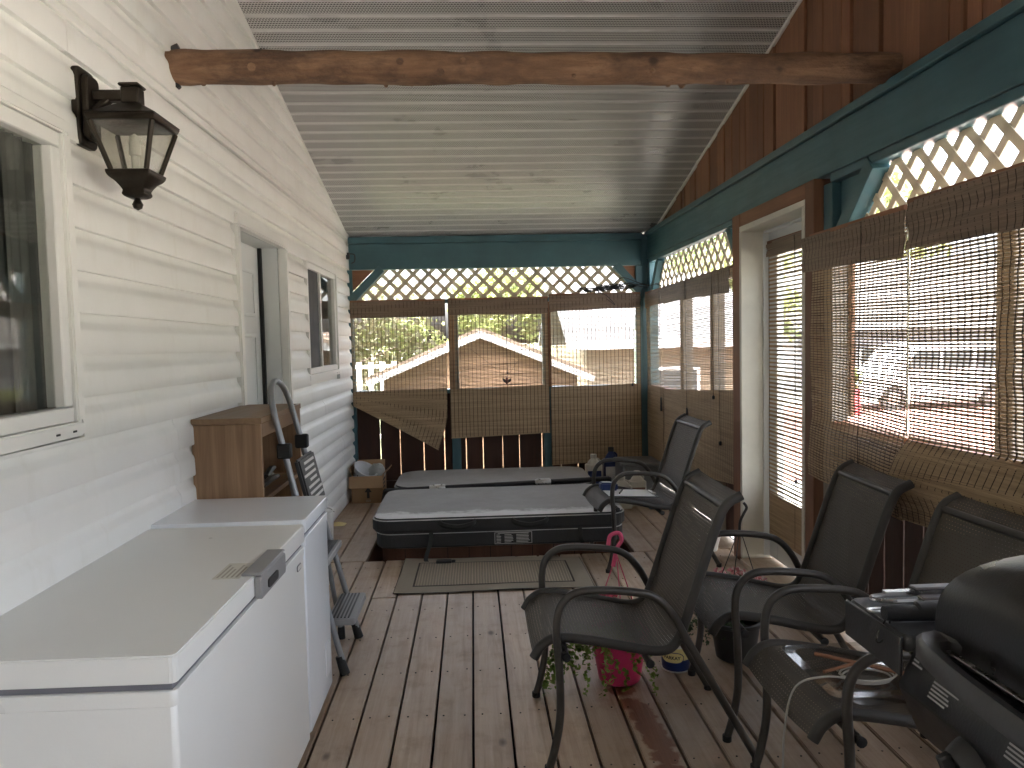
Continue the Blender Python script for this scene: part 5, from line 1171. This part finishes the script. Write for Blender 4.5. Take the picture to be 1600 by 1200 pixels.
# ------------------------------------------------------------------ outside: shed, houses, fence, van, trees
SY = 11.6
ap, le, re_ = [Vector(ony(*q, SY)) for q in ((750,517),(571,600),(940,584))]
sh = thing('garden_shed', 'low brown shed gable with white fascia beyond the far blinds', 'shed', (ap.x, SY, GZ))
ez = (le.z+re_.z)/2; hw = min(ap.x-le.x, re_.x-ap.x)
def sfn(a, b, d): return (a, d, b)
MB().prism([(ap.x-hw+.25, GZ), (ap.x+hw-.25, GZ), (ap.x+hw-.25, ez+.03), (ap.x, ap.z-.09), (ap.x-hw+.25, ez+.03)], sfn, SY+.2, SY+3.6).build('wall', M['shed'], sh)
for i in range(9):
    z = ez-.9+i*.16
    k = max(.1, min(1, (ap.z-.1-z)/(ap.z-.1-ez))) if z > ez else 1; MB().box(ap.x-(hw-.27)*k, ap.x+(hw-.27)*k, SY+.186, SY+.1995, z, z+.15).build('siding_board', M['shed'], sh)
for s in (-1, 1):
    ee = Vector((ap.x+s*hw, SY, ez)); a_ = Vector((ap.x, SY, ap.z))
    d = (ee-a_); nrm = Vector((-d.z, 0, d.x)).normalized(); nrm = nrm if nrm.z > 0 else -nrm
    MB().add([a_, ee, ee-nrm*.09, a_-Vector((0,0,.105)), a_+Vector((0,.03,0)), ee+Vector((0,.03,0)), ee-nrm*.09+Vector((0,.03,0)), a_+Vector((0,.03,-.105))], [(0,1,2,3),(7,6,5,4),(0,4,5,1),(1,5,6,2),(2,6,7,3),(3,7,4,0)]).build('fascia', M['fascia'], sh)
    q = MB(); b0 = a_+nrm*.002; e0 = ee+nrm*.002
    q.add([b0, e0, e0+nrm*.05, b0+nrm*.05]+[p+Vector((0,3.8,0)) for p in (b0, e0, e0+nrm*.05, b0+nrm*.05)], [(0,1,2,3),(7,6,5,4),(0,4,5,1),(1,5,6,2),(2,6,7,3),(3,7,4,0)]); q.build('roof', M['shingle'], sh)
def simple_house(label, x0, x1, y0, y1, ez_, rz_, wallm, roofm, wins):
    t = thing('neighbour_house', label, 'house', ((x0+x1)/2, (y0+y1)/2, GZ)); MB().box(x0, x1, y0, y1, GZ, ez_).build('wall', wallm, t)
    MB().prism([(y0-.5, ez_-.02), ((y0+y1)/2, rz_), (y1+.5, ez_-.02), (y1+.5, ez_+.12), ((y0+y1)/2, rz_+.16), (y0-.5, ez_+.12)], lambda a, b, d: (d, a, b), x0-.5, x1+.5).build('roof', roofm, t)
    MB().box(x0-.5, x1+.5, y0-.53, y0-.505, ez_-.06, ez_+.13).build('fascia', M['fascia'], t)
    for wx, wz in wins:
        f = MB().box(wx-.62, wx+.62, y0-.05, y0-.001, wz-.55, wz+.55).build('window', M['trim'], t); MB().box(wx-.54, wx+.54, y0-.06, y0-.051, wz-.47, wz+.47).build('pane', M['vanglass'], f)
    return t
simple_house('pale neighbouring house with a light roof behind the shed on the right', 2.6, 6.2, 17.5, 24, 1.25, 3.0, M['cream'], M['paleroof'], ((4.6, .2),))
simple_house('grey roofed house far right beyond the driveway', 12.5, 30, 29, 37, 1.6, 4.4, plain('grey_siding', (.12,.12,.13), .7), plain('tan_roof', (.09,.085,.08), .9), ((15.5, .3), (20, .3)))
wf = thing('picket_fence', 'white picket fence beyond the far left blind', 'fence', (-2.2, 14, GZ))
for i in range(16): x = -4.2+i*.21; MB().box(x, x+.09, 14, 14.02, GZ+.05, GZ+1.95).build('picket', M['trim'], wf)
MB().box(-4.3, -.85, 14.021, 14.06, .98, 1.05).box(-4.3, -.85, 14.021, 14.06, -.3, -.22).build('rail', M['trim'], wf)
gp = thing('garden_pole', 'greenish wooden pole standing outside the far right blind', 'pole', (2.05, 9.4, GZ)); MB().tube([(2.05, 9.4, GZ), (2.05, 9.4, 1.55)], .06, 10).build('pole', paint_on_wood('pole_green', (.16,.22,.17), 2), gp); MB().tube(spline([(2.05, 9.4, 1.5), (2.06, 9.4, 1.75), (2.18, 9.4, 1.95)], 5), .05, 8).build('bracket', M['darkplastic'], gp)
# van
vx, vy = 13.6, 22.5; van = thing('white_van', 'white van parked on the red driveway seen through the near blinds', 'van', (vx, vy, GZ))
prof = [(-2.4,.35),(2.4,.35),(2.45,.9),(2.2,1.05),(1.55,1.15),(.95,1.85),(.6,1.95),(-2.2,1.95),(-2.4,1.7)]
MB().prism(prof, lambda a, b, d: (vx-a, d, GZ+b), vy-.95, vy+.95).build('body', M['vanpaint'], van, bev=.06, seg=3)
for a, b in ((.15, 1.15), (-.85, .05), (-1.95, -.95)): MB().prism([(a, 1.2), (b, 1.2), (b-(.35 if b > 1 else 0), 1.72), (a, 1.72)], lambda p, q, d: (vx-p, d, GZ+q), vy-.962, vy-.951).build('side_window', M['vanglass'], van)
for a in (1.5, -1.5):
    w = MB().tube([(vx-a, vy-.97, GZ+.36), (vx-a, vy-.75, GZ+.36)], .36, 20).build('wheel', M['rubber'], van); MB().tube([(vx-a, vy-.985, GZ+.36), (vx-a, vy-.971, GZ+.36)], .2, 14).build('rim', M['steel'], w)
for s in (-.6, .6): MB().box(vx-2.47, vx-2.40, vy+s-.15, vy+s+.15, GZ+.72, GZ+.9).build('headlight', M['label'], van, bev=.02)
rb = thing('planter_box', 'red planter box on the driveway beside the van', 'planter', (10.2, 21, GZ)); MB().box(9.7, 10.7, 20.7, 21.3, GZ, GZ+.7).build('box', plain('red_box', (.4,.05,.06), .6), rb, bev=.03)
m = MB()
for i in range(500): leafy(m, Vector((random.uniform(9.7,10.7), random.uniform(20.7,21.3), GZ+.7+.5*random.random())), Vector((random.uniform(-1,1), random.uniform(-1,1), random.uniform(-.2,1))), .16)
tag(m.build('foliage', M['leaf_y'], rb, recalc=False, smooth=False), kind='stuff')

def tree(label, x, y, h, rx, rz, leafm, n=5200, size=.16, conifer=False, trunk=.16):
    t = thing('conifer_tree' if conifer else 'leafy_tree', label, 'tree', (x, y, GZ), 'trees round the garden')
    m = MB(); m.tube(spline([(x,y,GZ),(x+.1,y,GZ+h*.3),(x-.05,y+.1,GZ+h*.6),(x,y,GZ+h*.95)], 5), [trunk*(1-.85*i/15) for i in range(16)], 9)
    for i in range(9):
        a = i*2.4; zz = GZ+h*(.3+.06*i); r = rx*.75*(1-i/14); m.tube([(x,y,zz),(x+r*.5*math.cos(a),y+r*.5*math.sin(a),zz+r*.25),(x+r*math.cos(a),y+r*math.sin(a),zz+r*.45)], [trunk*.4,trunk*.25,.015], 6)
    m.build('trunk', M['bark'], t)
    rg_ = np.random.default_rng(int(abs(x*100+y*10))); nc = 46 if not conifer else 70
    cz = GZ+h-rz; cl = []
    while len(cl) < nc:
        p = rg_.uniform(-1, 1, 3)
        if conifer:
            hh = (p[2]+1)/2; r = (1-hh)*.95+.05; a = rg_.uniform(0, 6.28); q = r*math.sqrt(rg_.uniform(.3, 1)); cl.append((q*math.cos(a)*rx, q*math.sin(a)*rx, p[2]*rz))
        elif .25 < np.linalg.norm(p) < 1: cl.append((p[0]*rx, p[1]*rx, p[2]*rz))
    cl = np.array(cl); idx = rg_.integers(0, nc, n); P = cl[idx] + rg_.normal(0, 1, (n, 3))*np.array([rx, rx, rz*.8])*.13 + np.array([x, y, cz])
    d = rg_.normal(0, 1, (n, 3)); d /= np.linalg.norm(d, axis=1)[:, None]; e = np.cross(d, rg_.normal(0, 1, (n, 3))); e /= np.linalg.norm(e, axis=1)[:, None]
    s = size*rg_.uniform(.6, 1.3, (n, 1)); V = np.stack([P, P+d*s*.5+e*s*.35, P+d*s, P+d*s*.5-e*s*.35], 1).reshape(-1, 3) - np.array([x, y, GZ])
    me = bpy.data.meshes.new('crown'); me.from_pydata(V.tolist(), [], [(4*i, 4*i+1, 4*i+2, 4*i+3) for i in range(n)]); me.materials.append(leafm)
    o = bpy.data.objects.new('crown', me); COL.objects.link(o); o.parent = t; return t
tree('bright lime green tree behind the shed, seen through the far lattice', 1.2, 30, 5.6, 1.7, 1.9, M['leaf_y'], size=.2)
tree('olive tree at the far left behind the picket fence', -3.6, 18.5, 4.6, 2.4, 2.0, M['leaf_g'])
tree('yellowish bush tree left of the shed', -2.0, 21, 3.3, 1.8, 1.5, M['leaf_y'])
tree('tall green tree standing behind the grey roofed house, seen through the near lattice', 21, 41, 12.5, 4.2, 4.0, M['leaf_y'], 6000, .3, trunk=.3)
tree('tall darker tree left of the other tall tree behind the grey roofed house', 14.5, 43, 11.5, 3.4, 3.6, M['leaf'], 5000, .3, trunk=.3)
tree('lime green tree far beyond the side door', 9.5, 27, 5.5, 2.2, 1.8, M['leaf_y'], size=.22)
